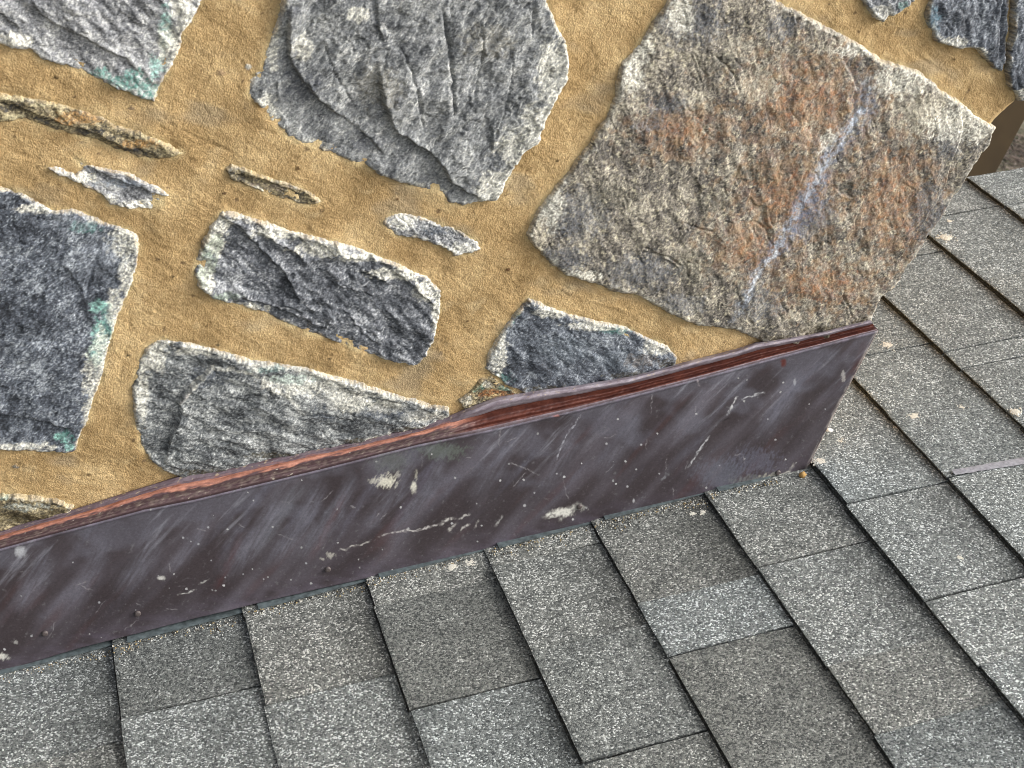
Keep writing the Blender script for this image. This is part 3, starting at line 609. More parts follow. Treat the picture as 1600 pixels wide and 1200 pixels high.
# how single tabs differ: (pixel near the tab's middle, brightness, warmth, share of pale granules, printed shadow band)
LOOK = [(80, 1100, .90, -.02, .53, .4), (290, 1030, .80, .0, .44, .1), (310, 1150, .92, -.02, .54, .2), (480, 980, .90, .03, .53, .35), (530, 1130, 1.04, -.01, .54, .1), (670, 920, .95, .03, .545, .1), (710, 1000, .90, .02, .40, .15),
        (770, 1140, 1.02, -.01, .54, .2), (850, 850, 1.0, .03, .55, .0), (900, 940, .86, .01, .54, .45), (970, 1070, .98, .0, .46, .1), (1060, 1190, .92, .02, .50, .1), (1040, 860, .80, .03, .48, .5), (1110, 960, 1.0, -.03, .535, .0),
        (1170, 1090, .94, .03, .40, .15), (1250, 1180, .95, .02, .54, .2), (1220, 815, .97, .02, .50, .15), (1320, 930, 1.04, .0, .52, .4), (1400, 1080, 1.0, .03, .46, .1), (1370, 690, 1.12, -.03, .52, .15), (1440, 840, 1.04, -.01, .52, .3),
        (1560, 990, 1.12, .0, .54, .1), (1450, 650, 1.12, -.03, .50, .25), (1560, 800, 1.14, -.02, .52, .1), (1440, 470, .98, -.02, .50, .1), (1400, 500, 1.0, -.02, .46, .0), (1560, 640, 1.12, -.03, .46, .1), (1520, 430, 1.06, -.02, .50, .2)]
seed = 100
for k in range(-2, 15):
    top = -0.0005 if bs[k + 1] < bs[7] - 0.02 else RAKE
    if k == 6: top = -0.0005
    ys = [(float(roof(np.array(float(p[0])), np.array(float(p[1])))[1]), t) for p, t in CUTS.get(k, [])]
    ys = sorted([(y, t) for y, t in ys if y < top - 0.02])
    low = ys[0][0] if ys else top
    rr = random.Random(k * 7 + 3)
    while low > -0.95:
        low -= rr.uniform(0.12, 0.27); ys.insert(0, (low, rr.random() < 0.5))
    if not CUTS.get(k) or k > 11:
        hi = ys[-1][0]
    while top > 0.1 and ys[-1][0] < top - 0.3:
        ys.append((ys[-1][0] + rr.uniform(0.14, 0.24), rr.random() < 0.6))
    ys.append((top, 0))
    for (a, ta), (b, tb) in zip(ys[:-1], ys[1:]):
        seed += 1
        g = rr.uniform(0.86, 1.10); w_ = rr.uniform(-0.03, 0.03)
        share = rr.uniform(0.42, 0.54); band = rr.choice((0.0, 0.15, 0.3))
        cs = (bs[k] + bs[k + 1]) / 2; q = rp(np.array(cs), np.array((a + b) / 2), np.array(0.005)); cx, cy = proj(q)
        best = min(LOOK, key=lambda t: math.hypot(t[0] - cx, t[1] - cy))
        if math.hypot(best[0] - cx, best[1] - cy) < 75:
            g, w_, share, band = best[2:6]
        elif cx > 1250: g = rr.uniform(0.98, 1.14); w_ = rr.uniform(-0.035, 0.0)
        g = 1 + (g - 1) * 0.6; share -= 0.02
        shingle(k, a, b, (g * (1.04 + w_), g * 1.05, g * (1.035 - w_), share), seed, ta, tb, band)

V = []
for h in (-0.02, -0.0035):
    for s, y in ((bs[-2] - .1, -1.3), (bs[-2] - .1, RAKE - 0.012), (bs[14] + .5, RAKE - 0.012), (bs[14] + .5, -1.3)):
        V.append(rp(np.array(s), np.array(y), np.array(h)))
adopt(mesh_obj('roof_deck', np.array(V), [(3, 2, 1, 0), (4, 5, 6, 7), (0, 1, 5, 4), (1, 2, 6, 5), (2, 3, 7, 6), (3, 0, 4, 7)], plain('deck_board', (60, 56, 50)), None, None, False), roof_o)
V = []
for h in (-0.16, -0.005):
    for s, y in ((bs[-2] - .1, RAKE - 0.035), (bs[-2] - .1, RAKE - 0.013), (bs[14] + .5, RAKE - 0.013), (bs[14] + .5, RAKE - 0.035)):
        V.append(rp(np.array(s), np.array(y), np.array(h - 0.02)))
adopt(mesh_obj('rake_board', np.array(V), [(3, 2, 1, 0), (4, 5, 6, 7), (0, 1, 5, 4), (1, 2, 6, 5), (2, 3, 7, 6), (3, 0, 4, 7)], plain('rake_paint', (120, 112, 100)), None, None, False), roof_o)

# ------------------------------------------------------------------ copper flashing
flash = empty('copper_flashing', tuple(wall(700.0, 880.0, FACE_OUT)), 'dark weathered copper flashing strip along the foot of the stone chimney', 'flashing')

def curve(pts, n):
    pts = np.array(pts, float); x = np.linspace(pts[0, 0], pts[-1, 0], n)
    y = np.interp(x, pts[:, 0], pts[:, 1])
    k = np.array([1, 2, 3, 2, 1.]); k /= k.sum(); yp = np.pad(y, 2, mode='reflect', reflect_type='odd')
    return x, np.convolve(yp, k, 'valid')

TOP = [(-110, 886), (0, 857), (94, 831), (169, 811), (225, 796), (300, 781), (400, 757), (500, 733), (650, 695), (775, 669), (900, 640), (1087, 592), (1212, 558), (1371, 516)]
BOT = [(-110, 1077), (0, 1049), (62, 1031), (125, 1012), (216, 989), (312, 964), (403, 942), (500, 919), (600, 897), (775, 856), (900, 826), (1107, 778), (1209, 751), (1257, 739)]
BAND = [(-110, 860), (0, 829), (81, 806), (112, 798), (200, 770), (281, 745), (330, 739), (400, 723), (462, 709), (556, 690), (650, 668), (712, 647), (775, 623), (850, 610), (916, 601), (985, 589), (1056, 571), (1150, 547), (1181, 537), (1275, 521), (1360, 500)]

def stroke_mask(px, py, line, wid, seed):
    br_ = 0.25 + 0.75 * sm(-0.25, 0.2, fbm(px / 6, py / 6, 2, seed + 5))
    P = np.stack([px, py], 1); P = P + np.stack([3 * fbm(px / 9, py / 9, 2, seed), 3 * fbm(px / 9, py / 9, 2, seed + 1)], 1)
    ld, sd, pos = line_sd(P, np.array(line, float))
    if wid > 6: return 0.9 * sm(1.0, 0.0, ld / (1.3 * wid)) * np.clip(np.minimum(pos, 1 - pos) * 4, 0.0, 1) * (0.6 + 0.6 * fbm((px + .6 * py) / 5, (py - .6 * px) / 40, 2, seed + 7))
    return sm(1.0, 0.2, ld / wid) * np.clip(np.minimum(pos, 1 - pos) * 8, 0.25, 1) * br_

def blob_mask(px, py, x, y, rx, ry, seed, br=0.9):
    m = 1 - np.hypot((px - x) / rx, (py - y) / ry)
    return sm(0.2, 0.65, np.clip(m, 0, 1) * 0.9 + br * 0.7 * fbm((px + .5 * py) / 4, (py - .3 * px) / 9, 3, seed)) * sm(-0.1, 0.15, m) * (0.85 + 0.15 * sm(-.3, .2, fbm(px / 2.5, py / 2.5, 2, seed + 2)))

def build_face():
    n, m = 1260, 215
    tx, ty = curve(TOP, n); bx, by = curve(BOT, n)
    f = np.linspace(0, 1, m)[:, None]
    px = tx * (1 - f) + bx * f; py = ty * (1 - f) + by * f
    pxf, pyf = px.ravel(), py.ravel()
    P = wall(pxf, pyf, FACE_OUT)
    u, w = P[:, 0] * 1000, P[:, 2] * 1000
    ff = np.repeat(f.ravel(), n)
    bow = 1.6 * fbm(u / 160, w / 90, 2, 401) + 0.5 * fbm(u / 40, w / 60, 2, 402) + 0.06 * fbm(u / 8, w / 8, 2, 403)
    bow = bow * sm(0, .1, ff) * sm(1.0, .85, ff)
    lipw = np.exp(-((ff - 0.012) / 0.012) ** 2) * 1.3 + 1.0 * np.exp(-((1 - ff) / 0.02) ** 2) * (0.5 + fbm(u / 50, w * 0, 2, 404))
    P[:, 1] -= (bow + lipw) / 1000
    # colours: brown-violet oxide with runs of grey-blue down the sheet
    sl = u - 0.40 * w
    t = 0.5 + 0.60 * fbm(sl / 40, w / 170, 3, 410) + 0.16 * fbm(u / 90, w / 90, 3, 411)
    st = np.clip(t, 0, 1)
    col = lin((66, 58, 61)) + (lin((102, 97, 105)) - lin((66, 58, 61))) * (sm(0.35, 1.0, st))[:, None]
    col = mix(col, lin((86, 58, 56)), 0.38 * sm(0.16, 0.6, fbm(sl / 26, w / 130, 3, 412)))
    col = mix(col, lin((122, 124, 140)), 0.5 * sm(0.10, 0.65, fbm(sl / 24, w / 150, 3, 413)) * sm(1.0, 0.3, ff) * (0.6 + 0.5 * fbm(u / 4, w / 14, 2, 419)))
    col = mix(col, lin((118, 118, 130)), 0.35 * sm(0.0, 0.5, fbm(u / 55, w / 40, 3, 414) + 0.5 - 1.4 * ff) )
    col = mix(col, lin((112, 104, 118)), 0.4 * sm(0.80, 0.98, ff) * (0.6 + fbm(u / 30, w / 10, 2, 418)))
    col = mix(col, lin((138, 138, 140)), 0.45 * sm(0.28, 0.6, fbm(u / 9, w / 9, 4, 415, .6)) * 0.7)
    col *= (1 + 0.10 * fbm(u / 3, w / 3, 2, 416))[:, None]
    def B(x, y, rx, ry, c, k, sd, br=.9):
        nonlocal col
        col = mix(col, lin(c), k * blob_mask(pxf, pyf, x, y, rx, ry, sd, br))
    def L(line, wd, c, k, sd):
        nonlocal col
        col = mix(col, lin(c), k * stroke_mask(pxf, pyf, line, wd, sd))
    B(690, 705, 60, 22, (112, 122, 112), .6, 20); B(610, 720, 50, 30, (120, 126, 122), .45, 21)
    B(604, 752, 27, 17, (232, 228, 210), .95, 22, .8); B(584, 752, 14, 6, (210, 206, 190), .8, 23); B(647, 762, 8, 16, (236, 232, 216), .95, 24, .5); B(650, 742, 4, 14, (200, 196, 180), .6, 25)
    B(622, 742, 8, 8, (200, 196, 186), .7, 26)
    B(880, 800, 27, 11, (240, 238, 228), .95, 27, .5); L([(850, 808), (885, 797), (902, 788)], 6, (240, 238, 228), .95, 28); L([(895, 795), (875, 812)], 5, (240, 238, 228), .9, 29); B(905, 793, 18, 9, (180, 178, 170), .7, 30)
    L([(592, 838), (615, 832), (650, 829), (690, 818)], 2.2, (215, 210, 206), .9, 31); L([(530, 860), (550, 855), (580, 845)], 2.0, (200, 196, 190), .8, 33)
    L([(688, 820), (700, 811), (712, 810)], 3.5, (222, 218, 212), .9, 34); L([(700, 830), (715, 818)], 3.5, (200, 196, 190), .8, 35); L([(720, 832), (726, 822), (734, 820)], 3, (210, 206, 200), .85, 36); L([(735, 803), (715, 812)], 2.4, (210, 206, 200), .8, 37)
    L([(775, 822), (785, 806)], 2.6, (190, 188, 184), .7, 38); L([(742, 823), (748, 815)], 2.2, (200, 196, 190), .8, 39)
    B(515, 868, 13, 7, (190, 186, 176), .85, 40); B(503, 873, 6, 4, (190, 186, 176), .7, 41)
    B(252, 902, 11, 6, (214, 212, 206), .95, 42, .3); B(0, 1026, 24, 9, (232, 230, 220), .95, 43, .7); B(24, 1003, 8, 5, (190, 188, 182), .7, 45)
    L([(278, 928), (296, 926), (305, 921)], 1.8, (206, 204, 200), .9, 46); L([(310, 912), (328, 904)], 1.8, (190, 188, 184), .7, 47)
    for q in ((325, 824, 3), (286, 840, 3), (310, 850, 3), (298, 846, 2), (380, 897, 2.4), (155, 942, 3), (114, 879, 2), (330, 876, 2), (412, 905, 2.2), (478, 880, 3), (352, 902, 2), (60, 825, 8), (32, 862, 16)):
        B(q[0], q[1], q[2], q[2], (204, 206, 210), .8, int(q[0]), .3)
    L([(908, 648), (880, 690), (868, 722)], 1.8, (196, 196, 204), .75, 50); L([(1108, 680), (1090, 708), (1074, 732)], 2.0, (214, 214, 216), .8, 51); L([(1152, 620), (1137, 648)], 2.0, (226, 226, 226), .9, 52); L([(1195, 613), (1160, 624)], 1.8, (220, 220, 222), .8, 53)
    L([(795, 722), (820, 731), (842, 742)], 1.6, (168, 164, 166), .6, 54); L([(1087, 592), (1094, 603)], 2.4, (200, 190, 190), .7, 55); L([(1045, 738), (1032, 752)], 3.5, (150, 152, 156), .6, 56); L([(1140, 655), (1120, 659)], 2, (40, 36, 38), .8, 57)
    for q in ((1002, 695, 3), (1030, 740, 2.4), (948, 694, 3), (1125, 728, 2), (1200, 655, 2), (1265, 632, 2), (1242, 598, 4, 10), (955, 835, 3), (990, 782, 3, 6), (1035, 790, 8), (980, 760, 3), (835, 770, 2.5), (870, 740, 2.5), (1290, 640, 2), (820, 790, 4)):
        B(q[0], q[1], q[2], q[-1], (206, 206, 208), .8, int(q[0]), .3)
    B(1125, 740, 70, 40, (118, 122, 136), .5, 58, .35); B(1180, 720, 60, 34, (116, 116, 132), .5, 59); B(1185, 752, 60, 14, (132, 136, 132), .6, 60); B(1215, 744, 34, 9, (196, 194, 178), .85, 61); L([(1240, 725), (1232, 738), (1205, 748)], 3, (226, 224, 214), .8, 62)
    B(1224, 566, 8, 12, (96, 38, 26), .9, 63, .3); L([(1355, 530), (1345, 560), (1330, 590)], 9, (84, 40, 32), .6, 64); B(1310, 535, 12, 4, (50, 30, 30), .8, 65); B(1342, 571, 7, 2.5, (30, 26, 26), .9, 66, .3); B(1318, 588, 6, 14, (200, 196, 190), .6, 67)
    B(869, 649, 10, 4, (176, 104, 80), .7, 68)
    L([(612, 720), (560, 790), (520, 850)], 9, (128, 128, 144), .4, 69); L([(690, 705), (650, 770), (600, 840)], 10, (118, 112, 128), .45, 70); L([(560, 740), (500, 820), (455, 880)], 9, (132, 134, 146), .5, 71); L([(480, 745), (440, 800), (395, 870)], 14, (130, 134, 142), .5, 72)
    L([(415, 760), (380, 820), (330, 890)], 8, (122, 122, 136), .4, 73); L([(545, 760), (510, 830), (480, 880)], 7, (100, 52, 44), .55, 74); L([(380, 830), (355, 890), (330, 930)], 8, (92, 48, 44), .5, 75); L([(1260, 580), (1215, 640), (1190, 670)], 12, (126, 128, 144), .5, 76)
    col = mix(col, lin((150, 140, 156)), 0.55 * np.exp(-(ff / 0.02) ** 2) * (0.6 + 0.8 * fbm(u / 12, w / 12, 2, 420)))
    for q, (a_, b_, wd_, k_) in enumerate((((75, 850), (20, 960), 20, .6), ((165, 830), (95, 960), 18, .55), ((250, 805), (180, 930), 22, .6), ((330, 790), (255, 900), 14, .5), ((445, 755), (345, 905), 20, .75), ((505, 742), (415, 890), 18, .75), ((555, 730), (470, 880), 13, .6),
                                       ((650, 700), (560, 840), 12, .55), ((702, 690), (600, 850), 13, .6), ((800, 668), (730, 790), 18, .4), ((905, 645), (830, 780), 16, .45), ((1000, 622), (930, 750), 18, .45), ((1100, 600), (1040, 700), 16, .4), ((1250, 570), (1180, 690), 20, .5))):
        m_ = ((a_[0] * .6 + b_[0] * .4) + 8, (a_[1] * .5 + b_[1] * .5))
        col = mix(col, lin((132, 132, 144)), k_ * np.clip(stroke_mask(pxf, pyf, [a_, m_, b_], wd_, 700 + q), 0, 1))
    wr = fbm((u - .45 * w) / 9, w / 60, 4, 430, .6)
    col = mix(col, lin((156, 157, 166)), 0.7 * sm(0.0, 0.6, wr) * sm(0.75, 0.0, ff) * sm(-0.2, 0.3, fbm(u / 60, w / 200, 2, 431)))  # pale streaks that also paint in the sheen of the metal
    col = mix(col, lin((140, 140, 140)), 0.4 * sm(0.2, 0.6, fbm(u / 5, w / 5, 4, 432, .65)) * sm(0.2, 0.9, ff + 0.3 * fbm(u / 40, w / 40, 2, 433)))
    col = mix(col, lin((190, 182, 174)), 0.7 * sm(1366, 1371, pxf + 0.512 * (pyf - 516)) * sm(-0.3, 0.3, fbm(u / 3, w / 14, 3, 434)))  # lit edge painted as a pale line down the right end
    rnd = np.random.default_rng(9)
    for q in range(70):
        x_ = rnd.uniform(0, 1250); y_ = rnd.uniform(0, 1); yy_ = np.interp(x_, [p[0] for p in TOP], [p[1] for p in TOP]) * (1 - y_) + np.interp(x_, [p[0] for p in BOT], [p[1] for p in BOT]) * y_
        i_ = np.nonzero(np.hypot(pxf - x_, pyf - yy_) < rnd.uniform(.8, 2.0))[0]; col[i_] = lin((205, 205, 205)) * rnd.uniform(.5, 1)
    for q in range(34):
        x_ = rnd.uniform(40, 1250); y_ = rnd.uniform(.1, .95); yy_ = np.interp(x_, [p[0] for p in TOP], [p[1] for p in TOP]) * (1 - y_) + np.interp(x_, [p[0] for p in BOT], [p[1] for p in BOT]) * y_
        a_ = rnd.choice([-.25, -.9, -1.6, .35]) + rnd.normal(0, .2); l_ = rnd.uniform(8, 34)
        bx0, bx1 = min(x_, x_ + l_ * math.cos(a_)) - 6, max(x_, x_ + l_ * math.cos(a_)) + 6
        i_ = np.nonzero((pxf > bx0) & (pxf < bx1))[0]
        if len(i_): col[i_] = mix(col[i_], lin((170, 166, 168)), 0.5 * stroke_mask(pxf[i_], pyf[i_], [(x_, yy_), (x_ + l_ * math.cos(a_), yy_ + l_ * math.sin(a_))], 1.3, 500 + q))
    col = col * 0.94
    top_n = n * m
    V = [P]; C = [col]; Fc = [grid_faces(m, n)]
    # right return round the corner, and the folded lower edge
    last = np.arange(m) * n + n - 1; off = top_n; prev = last
    for dx, dy in ((0.0012, 0.0006), (0.0018, 0.003), (0.0016, 0.014)):
        Q = P[last].copy(); Q[:, 0] += dx; Q[:, 1] += dy
        V.append(Q); C.append(mix(np.tile(lin((112, 74, 62)), (m, 1)), lin((206, 196, 182)), 0.8 * (dy < 0.002) * (0.5 + 0 * Q[:, 0])))  # first row of the fold carries the painted edge highlight too
        cur = off + np.arange(m); off += m
        Fc.append(np.stack([prev[:-1], cur[:-1], cur[1:], prev[1:]], 1)); prev = cur
    prev = (m - 1) * n + np.arange(n)
    for dy, dz in ((0.0008, -0.0006), (0.0016, -0.0004), (0.004, 0.004)):
        Q = P[(m - 1) * n:].copy(); Q[:, 1] += dy; Q[:, 2] += dz
        V.append(Q); C.append(np.tile(lin((70, 62, 62)), (n, 1)))
        cur = off + np.arange(n); off += n
        Fc.append(np.stack([prev[:-1], prev[1:], cur[1:], cur[:-1]], 1)); prev = cur
    adopt(mesh_obj('face_sheet', np.concatenate(V), np.concatenate(Fc), M_COPPER, None, np.concatenate(C)), flash)
build_face()

def strip(name, prof, mat, colf, n=900):
    """profile swept along the top of the sheet; prof: (v, outward mm); v=0 at the sheet's top edge, 1 at the mortar"""
    tx, ty = curve(TOP, n); bx, by = curve(BAND, n)
    rows = []; cols = []; m = len(prof)
    for v, o in prof:
        px = tx * (1 - v) + bx * v; py = ty * (1 - v) + by * v
        P0_ = wall(px, py, 0.012); u = P0_[:, 0] * 1000
        left = sm(760, 690, px)
        oo = o(left) if callable(o) else np.full(n, float(o))
        oo = oo + 0.6 * fbm(u / 28, np.full(n, v * 3.0), 3, 501) + 0.35 * fbm(u / 5, np.full(n, v * 5.0), 2, 503)
        px = px + 0; py = py + 1.4 * fbm(u / 30, np.full(n, v * 2.0), 3, 505) * np.clip(v * (1.05 - v) * 4, 0, 1)
        P = wall(px, py, 0.0) ; d = ray(px, py); t = (CAM_D - oo / 1000) / d[:, 1]; P = CPOS + d * t[:, None]
        rows.append(P); cols.append(colf(px, v, u, left))
    adopt(mesh_obj(name, np.concatenate(rows), grid_faces(m, n), mat, None, np.concatenate(cols)), flash)

def refine(prof, k):
    vs = [p[0] for p in prof]; out = []
    for v in np.linspace(vs[0], vs[-1], k):
        i = max(0, min(len(vs) - 2, int(np.searchsorted(vs, v) - 1))); f = (v - vs[i]) / (vs[i + 1] - vs[i]); f = f * f * (3 - 2 * f)
        a, b = prof[i][1], prof[i + 1][1]
        out.append((v, (lambda a, b, f: (lambda L: (a(L) if callable(a) else a) * (1 - f) + (b(L) if callable(b) else b) * f))(a, b, f)))
    return out

def hem_col(px, v, u, left):
    n = len(px); nz = fbm(u / 18, np.full(n, v * 6.0), 3, 511); n2 = fbm(u / 6, np.full(n, v * 9.0), 3, 512)
    cop = lin((132, 82, 66)) + (lin((194, 136, 114)) - lin((132, 82, 66))) * np.clip(0.5 + nz, 0, 1)[:, None]
    lf = mix(np.tile(lin((84, 64, 66)), (n, 1)), cop, sm(.46, .56, v + 0.18 * nz) * sm(.84, .74, v + 0.14 * n2) * np.ones(n))
    lf = mix(lf, lin((232, 220, 200)), 0.8 * sm(.42, .6, n2) * float(v < .5))
    lf = mix(lf, lin((118, 104, 96)), 0.75 * sm(-.15, .3, n2 + .3 * nz) * float(.12 < v < .42))
    rt = mix(np.tile(lin((72, 36, 30)), (n, 1)), lin((112, 62, 48)), np.clip(0.4 + nz, 0, 1))
    rt = mix(rt, lin((150, 138, 146)), np.full(n, float(v < 0.10)) * (0.5 + 0.5 * np.clip(n2 + .5, 0, 1)))
    return rt * (1 - left)[:, None] + lf * left[:, None]
hem = refine([(-0.02, 18.6), (0.06, 20.5), (0.16, lambda L: 19.5 + 0 * L), (0.26, lambda L: 12 + 5 * L), (0.45, lambda L: 8 + 9 * L), (0.62, lambda L: 8 + 7 * L), (0.72, lambda L: 9 + 3 * L)], 22)
strip('top_hem', hem, M_COPPER, hem_col)
def bead_col(px, v, u, left):
    n = len(px); nz = fbm(u / 22, np.full(n, v * 6.0), 3, 521); n2 = fbm(u / 5, np.full(n, v * 9.0), 3, 522)
    c = mix(np.tile(lin((110, 98, 106)), (n, 1)), lin((162, 154, 162)), np.clip(0.45 + 1.2 * nz, 0, 1) * (1 - 0.6 * left))
    c = mix(c, lin((70, 46, 50)), 0.8 * left * np.clip(.6 + nz, 0, 1))
    c = mix(c, lin((140, 86, 70)), 0.8 * left * sm(.80, .70, v + 0.2 * nz) * np.clip(.6 + n2, 0, 1))
    c = mix(c, lin((190, 172, 140)), 0.6 * sm(.25, .5, n2) * float(v > .8))
    return c
bead = refine([(0.62, lambda L: 7 + 5 * L), (0.68, lambda L: 14 - 2 * L), (0.78, lambda L: 16.5 - 6 * L), (0.9, lambda L: 15 - 7 * L), (1.0, lambda L: 9 - 3 * L), (1.08, lambda L: 1 - 2 * L), (1.12, -6)], 18)
strip('sealant_bead', bead, M_SEAL, bead_col)

# thin step flashings that peep out under the sheet, one on each course
M_STEP = plain('step_copper', (84, 94, 96), 0.7, 0.45, 160)
for k in range(-1, 7):
    a = bs[k] + 0.016; b = bs[k + 1] + 0.010
    if k == 6: b = bs[6] + 0.085
    r = np.random.default_rng(k + 50)
    y0 = -FACE_OUT - 0.0070 + r.normal(0, .001)
    ha, hb = 0.0088, 0.0046
    V = np.concatenate([rp(np.array([a, b, b, a]), np.array([y0, y0 + .0055, -0.004, -0.004]), np.array([ha, hb, hb, ha])) + N * 0.0001,
                        rp(np.array([a, b, b, a]), np.array([y0, y0 + .0055, -0.004, -0.004]), np.array([ha, hb, hb, ha])) + N * 0.0014])
    adopt(mesh_obj('step_flashing', V, [(3, 2, 1, 0), (4, 5, 6, 7), (0, 1, 5, 4), (1, 2, 6, 5), (2, 3, 7, 6), (3, 0, 4, 7)], M_STEP, None, None, False), flash)

# nail heads in the sheet
M_NAIL = plain('nail_head', (84, 76, 74), 0.5, 0.3, 400)
for x, y in ((512, 889), (70, 989), (905, 791), (215, 958), (1215, 738)):
    c = wall(float(x), float(y), FACE_OUT); V = []; Fc = []; n = 14
    for rr_, o in ((0.0034, 0.0), (0.0034, 0.0016), (0.0024, 0.0026), (0.0008, 0.0024)):
        for i in range(n):
            a = 2 * math.pi * i / n; V.append((c[0] + rr_ * math.cos(a), c[1] - o, c[2] + rr_ * math.sin(a)))
    for j in range(3):
        for i in range(n): Fc.append((j * n + i, j * n + (i + 1) % n, (j + 1) * n + (i + 1) % n, (j + 1) * n + i))
    Fc.append(tuple(3 * n + i for i in range(n)))
    adopt(mesh_obj('nail_head', np.array(V), Fc, M_NAIL), flash)

# ------------------------------------------------------------------ mortar splashes and chips on the shingles
M_SPLASH = plain('pale_splash', (226, 222, 208), 0.9, 0.10, 500)
def splash(x, y, r, dens, seed, sx=1.0):
    s, yy = roof(np.array(float(x)), np.array(float(y)), 0.007); r_ = np.random.default_rng(seed)
    V = []; Fc = []
    k = max(bs, key=lambda q: bs[q] if bs[q] <= s else -9)
    hk = 0.0094 if k < 7 else 0.0108
    def top(ss): return hk + (0.0022 - hk) * (ss - bs[k]) / (bs[k + 1] + .03 - bs[k])
    for i in range(dens):
        a = r_.random() * 6.283; d = abs(r_.normal(0, 0.45)) * r; cs = s + d * math.cos(a) * sx; cy = yy + d * math.sin(a)
        q = r_.uniform(.0009, .0026) * (1.5 if d < r * .45 else .7); b = len(V); n = 7
        ph = r_.random() * 6
        for j in range(n):
            t = 2 * math.pi * j / n; rr2 = q * r_.uniform(.6, 1.3)
            V.append(rp(np.array(cs + rr2 * math.cos(t)), np.array(cy + rr2 * math.sin(t)), np.array(top(cs) - .0012)))
        V.append(rp(np.array(cs), np.array(cy), np.array(top(cs) + r_.uniform(.0006, .0013))))
        Fc += [(b + j, b + (j + 1) % n, b + n) for j in range(n)]
    adopt(mesh_obj('mortar_splash', np.array(V), Fc, M_SPLASH), roof_o)
for i, (x, y, r, dn) in enumerate(((1281, 724, .013, 130), (1428, 652, .012, 90), (1503, 635, .008, 50), (1586, 646, .010, 80), (1386, 538, .016, 60), (1478, 373, .018, 60), (1312, 690, .020, 46), (1098, 797, .006, 30), (1082, 800, .005, 24),
                                   (1499, 871, .006, 20), (735, 876, .016, 60), (705, 884, .012, 40), (1484, 346, .006, 10), (1400, 665, .01, 20))):
    splash(x, y, r * 0.9, int(dn * 1.5), i + 900)

V = []; n = 30; Fc = []
for j, (e0, e1) in enumerate(((0.0, 0.0), (0.011, 0.0008), (0.0125, 0.0))):
    for i in range(n):
        f = i / (n - 1); px_ = 1492 + f * 135; py_ = 746 - f * 28 - .02 * 0
        s_, y_ = roof(np.array(px_), np.array(py_), 0.008)
        wv = 0.0012 * perlin(np.array(i * .7), np.array(j * 3.3), 61)
        t_ = (s_ - bs[8]) / (bs[9] + .03 - bs[8]); V.append(rp(np.array(s_), np.array(y_ + e0 * (.75 + .25 * f) + wv), np.array(0.0122 * (1 - t_) + .0022 * t_ + .0004 + e1)))
for j in range(2):
    Fc += [(j * n + i, j * n + i + 1, (j + 1) * n + i + 1, (j + 1) * n + i) for i in range(n - 1)]
adopt(mesh_obj('bare_strip', np.array(V), Fc, plain('worn_felt', (150, 150, 156), .9, .3, 260)), roof_o)

def pebble(name, x, y, rad, mat, label, cat, h=0.006):
    s, yy = roof(np.array(float(x)), np.array(float(y)), h); c = rp(s, yy, np.array(h))
    import bmesh
    bm = bmesh.new(); bmesh.ops.create_icosphere(bm, subdivisions=2, radius=1)
    r_ = random.Random(int(x))
    for v in bm.verts: v.co = Vector((v.co.x * rad[0], v.co.y * rad[1], v.co.z * rad[2])) * r_.uniform(.85, 1.12)
    me = bpy.data.meshes.new(name); bm.to_mesh(me); bm.free()
    me.polygons.foreach_set('use_smooth', np.ones(len(me.polygons), bool)); me.materials.append(mat)
    o = link(bpy.data.objects.new(name, me)); o.location = c; o['label'] = label; o['category'] = cat
    return o
pebble('mortar_chip', 1297, 673, (.0062, .0042, .003), plain('white_chip', (236, 234, 228), .8, .06), 'small white mortar chip on a shingle beside the flashing end', 'chip', 0.0075)
pebble('mortar_crumb', 1254, 742, (.0048, .004, .0045), plain('tan_crumb', (176, 140, 84), .9, .2, 300), 'tan mortar crumb at the lower corner of the flashing', 'crumb', 0.006)

r_ = np.random.default_rng(15); V = []; Fc = []; C = []
for i in range(2600):
    s_ = r_.uniform(bs[0] - .1, bs[6] + .09); k = max(q for q in bs if bs[q] <= s_)
    t_ = (s_ - bs[k]) / (bs[k + 1] + .03 - bs[k]); up = 0.0092 * (1 - t_) + .0022 * t_
    heap = max(0.0, float(fbm(np.array(s_ / .05), np.array(0.3), 3, 71)) + .35)
    y_ = -FACE_OUT - .006 - abs(r_.normal(0, .004 + .007 * heap)); q = r_.uniform(.0005, .0013); b = len(V)
    if r_.random() > .25 + heap: continue
    a = r_.random() * 6.28
    for j in range(4): V.append(rp(np.array(s_ + q * math.cos(a + j * 1.57) * r_.uniform(.7, 1.2)), np.array(y_ + q * math.sin(a + j * 1.57) * r_.uniform(.7, 1.2)), np.array(up - .0004)))
    V.append(rp(np.array(s_), np.array(y_), np.array(up + q * 1.1)))
    Fc += [(b + j, b + (j + 1) % 4, b + 4) for j in range(4)]
    C += [lin([(202, 198, 184), (120, 118, 110), (70, 66, 60), (170, 150, 110), (222, 222, 216)][r_.integers(5)])] * 5
o = mesh_obj('loose_grit', np.array(V), Fc, M_MORTAR, None, np.array(C), False); o['kind'] = 'stuff'; adopt(o, roof_o)

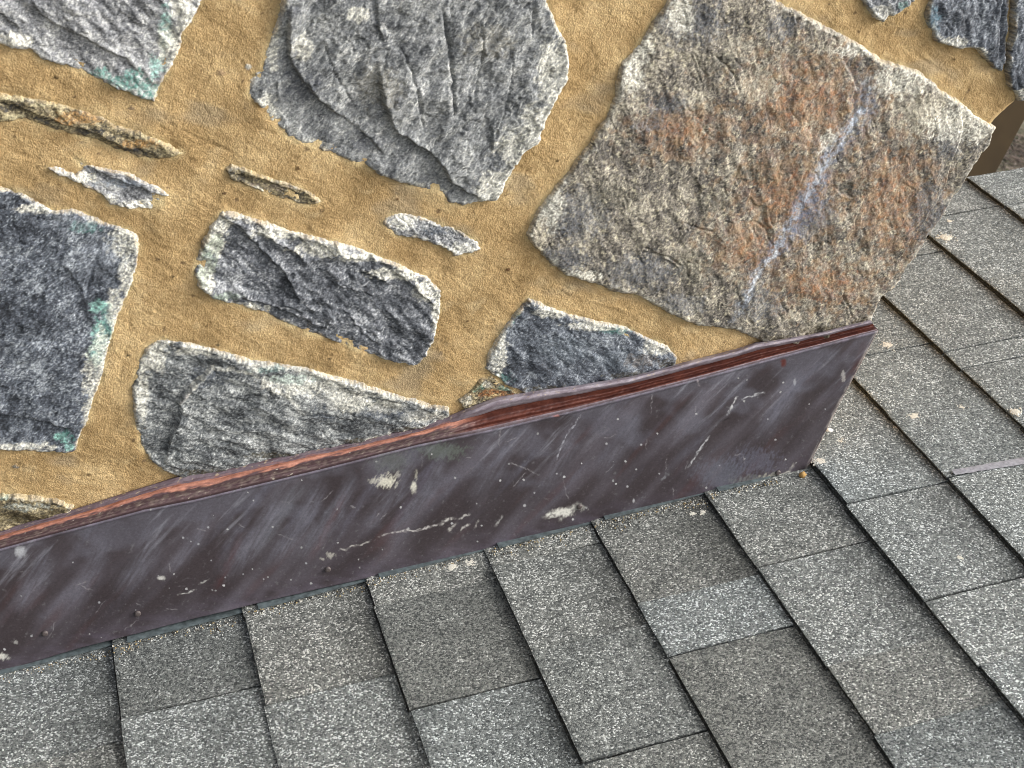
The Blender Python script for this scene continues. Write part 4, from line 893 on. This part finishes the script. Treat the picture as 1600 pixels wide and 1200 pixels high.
# ------------------------------------------------------------------ ground far below, seen past the roof edge
GZ = -3.6
def ground_mat():
    m, n, l, p = nmat('leaf_strewn_earth')
    g = n.new('ShaderNodeNewGeometry')
    a = n.new('ShaderNodeTexNoise'); a.inputs['Scale'].default_value = 7; a.inputs['Detail'].default_value = 8; a.inputs['Roughness'].default_value = .7
    l.new(g.outputs['Position'], a.inputs['Vector'])
    r = n.new('ShaderNodeValToRGB'); e = r.color_ramp.elements
    e[0].position = .3; e[0].color = (*lin((46, 42, 34)), 1); e[1].position = .72; e[1].color = (*lin((124, 110, 98)), 1)
    k = e.new(.45); k.color = (*lin((74, 72, 48)), 1); k = e.new(.58); k.color = (*lin((96, 84, 70)), 1)
    l.new(a.outputs['Fac'], r.inputs[0]); l.new(r.outputs[0], p.inputs['Base Color']); p.inputs['Roughness'].default_value = 1
    return m
mesh_obj('ground', np.array([(-150, -150, GZ), (150, -150, GZ), (150, 150, GZ), (-150, 150, GZ)], float), [(0, 1, 2, 3)], ground_mat(), None, None, False)['kind'] = 'structure'
d = ray(np.array(1575.0), np.array(235.0)); G = CPOS + d * ((GZ - CPOS[2]) / d[2])
def leaf_mat():
    m, n, l, p = nmat('dead_leaves')
    a = n.new('ShaderNodeAttribute'); a.attribute_name = 'Col'; l.new(a.outputs['Color'], p.inputs['Base Color']); p.inputs['Roughness'].default_value = .9
    return m
M_LEAF = leaf_mat()
r_ = np.random.default_rng(77); V = []; Fc = []; C = []
for i in range(5200):
    x, y = G[0] + r_.normal(0, 1.1), G[1] + r_.normal(0, 1.1); a = r_.random() * 6.28; L = r_.uniform(.02, .05); w_ = L * r_.uniform(.35, .6); z = GZ + .004 + r_.random() * .03
    c, s = math.cos(a), math.sin(a); b = len(V)
    for du, dv, dz in ((-L, 0, 0), (0, -w_, r_.uniform(0, .02)), (L, 0, r_.uniform(0, .015)), (0, w_, r_.uniform(0, .02))):
        V.append((x + du * c - dv * s, y + du * s + dv * c, z + dz))
    Fc.append((b, b + 1, b + 2, b + 3))
    cc = lin([(96, 80, 62), (124, 108, 92), (70, 58, 44), (150, 138, 124), (66, 74, 38), (52, 46, 36)][r_.integers(6)]) * r_.uniform(.35, .75); C += [cc] * 4
o = mesh_obj('leaf_litter', np.array(V), Fc, M_LEAF, None, np.array(C), False); o['kind'] = 'stuff'
V = []; Fc = []; C = []
for i in range(160):
    x, y = G[0] + r_.normal(0, .8), G[1] + r_.normal(0, .8); a = r_.random() * 6.28; L = r_.uniform(.1, .45); rad = r_.uniform(.003, .008); b = len(V); z = GZ + r_.uniform(.02, .07)
    c, s = math.cos(a), math.sin(a)
    for t in (-1, 0, 1):
        off = r_.normal(0, .02)
        for j in range(5):
            q = 2 * math.pi * j / 5; V.append((x + t * L * c - (off + rad * math.cos(q)) * s, y + t * L * s + (off + rad * math.cos(q)) * c, z + rad * math.sin(q))); C.append(lin((136, 120, 108)) * r_.uniform(.6, .9))
    for t in range(2):
        Fc += [(b + t * 5 + j, b + t * 5 + (j + 1) % 5, b + t * 5 + 5 + (j + 1) % 5, b + t * 5 + 5 + j) for j in range(5)]
o = mesh_obj('dry_twigs', np.array(V), Fc, M_LEAF, None, np.array(C)); o['kind'] = 'stuff'
# brown post standing on that ground close behind the chimney corner
d = ray(np.array(1520.0), np.array(237.0)); T = CPOS + d * 2.9
pw = 0.042
V = [(T[0] + sx * pw, T[1] + sy * pw, z) for z in (GZ, GZ + .02, T[2] + .55, T[2] + .56) for sx, sy in ((-1, -1), (1, -1), (1, 1), (-1, 1))]
Fc = [(3, 2, 1, 0), (12, 13, 14, 15)] + [(4 * j + i, 4 * j + (i + 1) % 4, 4 * j + 4 + (i + 1) % 4, 4 * j + 4 + i) for j in range(3) for i in range(4)]
o = mesh_obj('brown_post', np.array(V), Fc, plain('brown_wood', (66, 53, 31), .95, .3, 9), None, None, False)
o['label'] = 'blurred brown upright post beyond the roof edge, beside the chimney corner'; o['category'] = 'post'
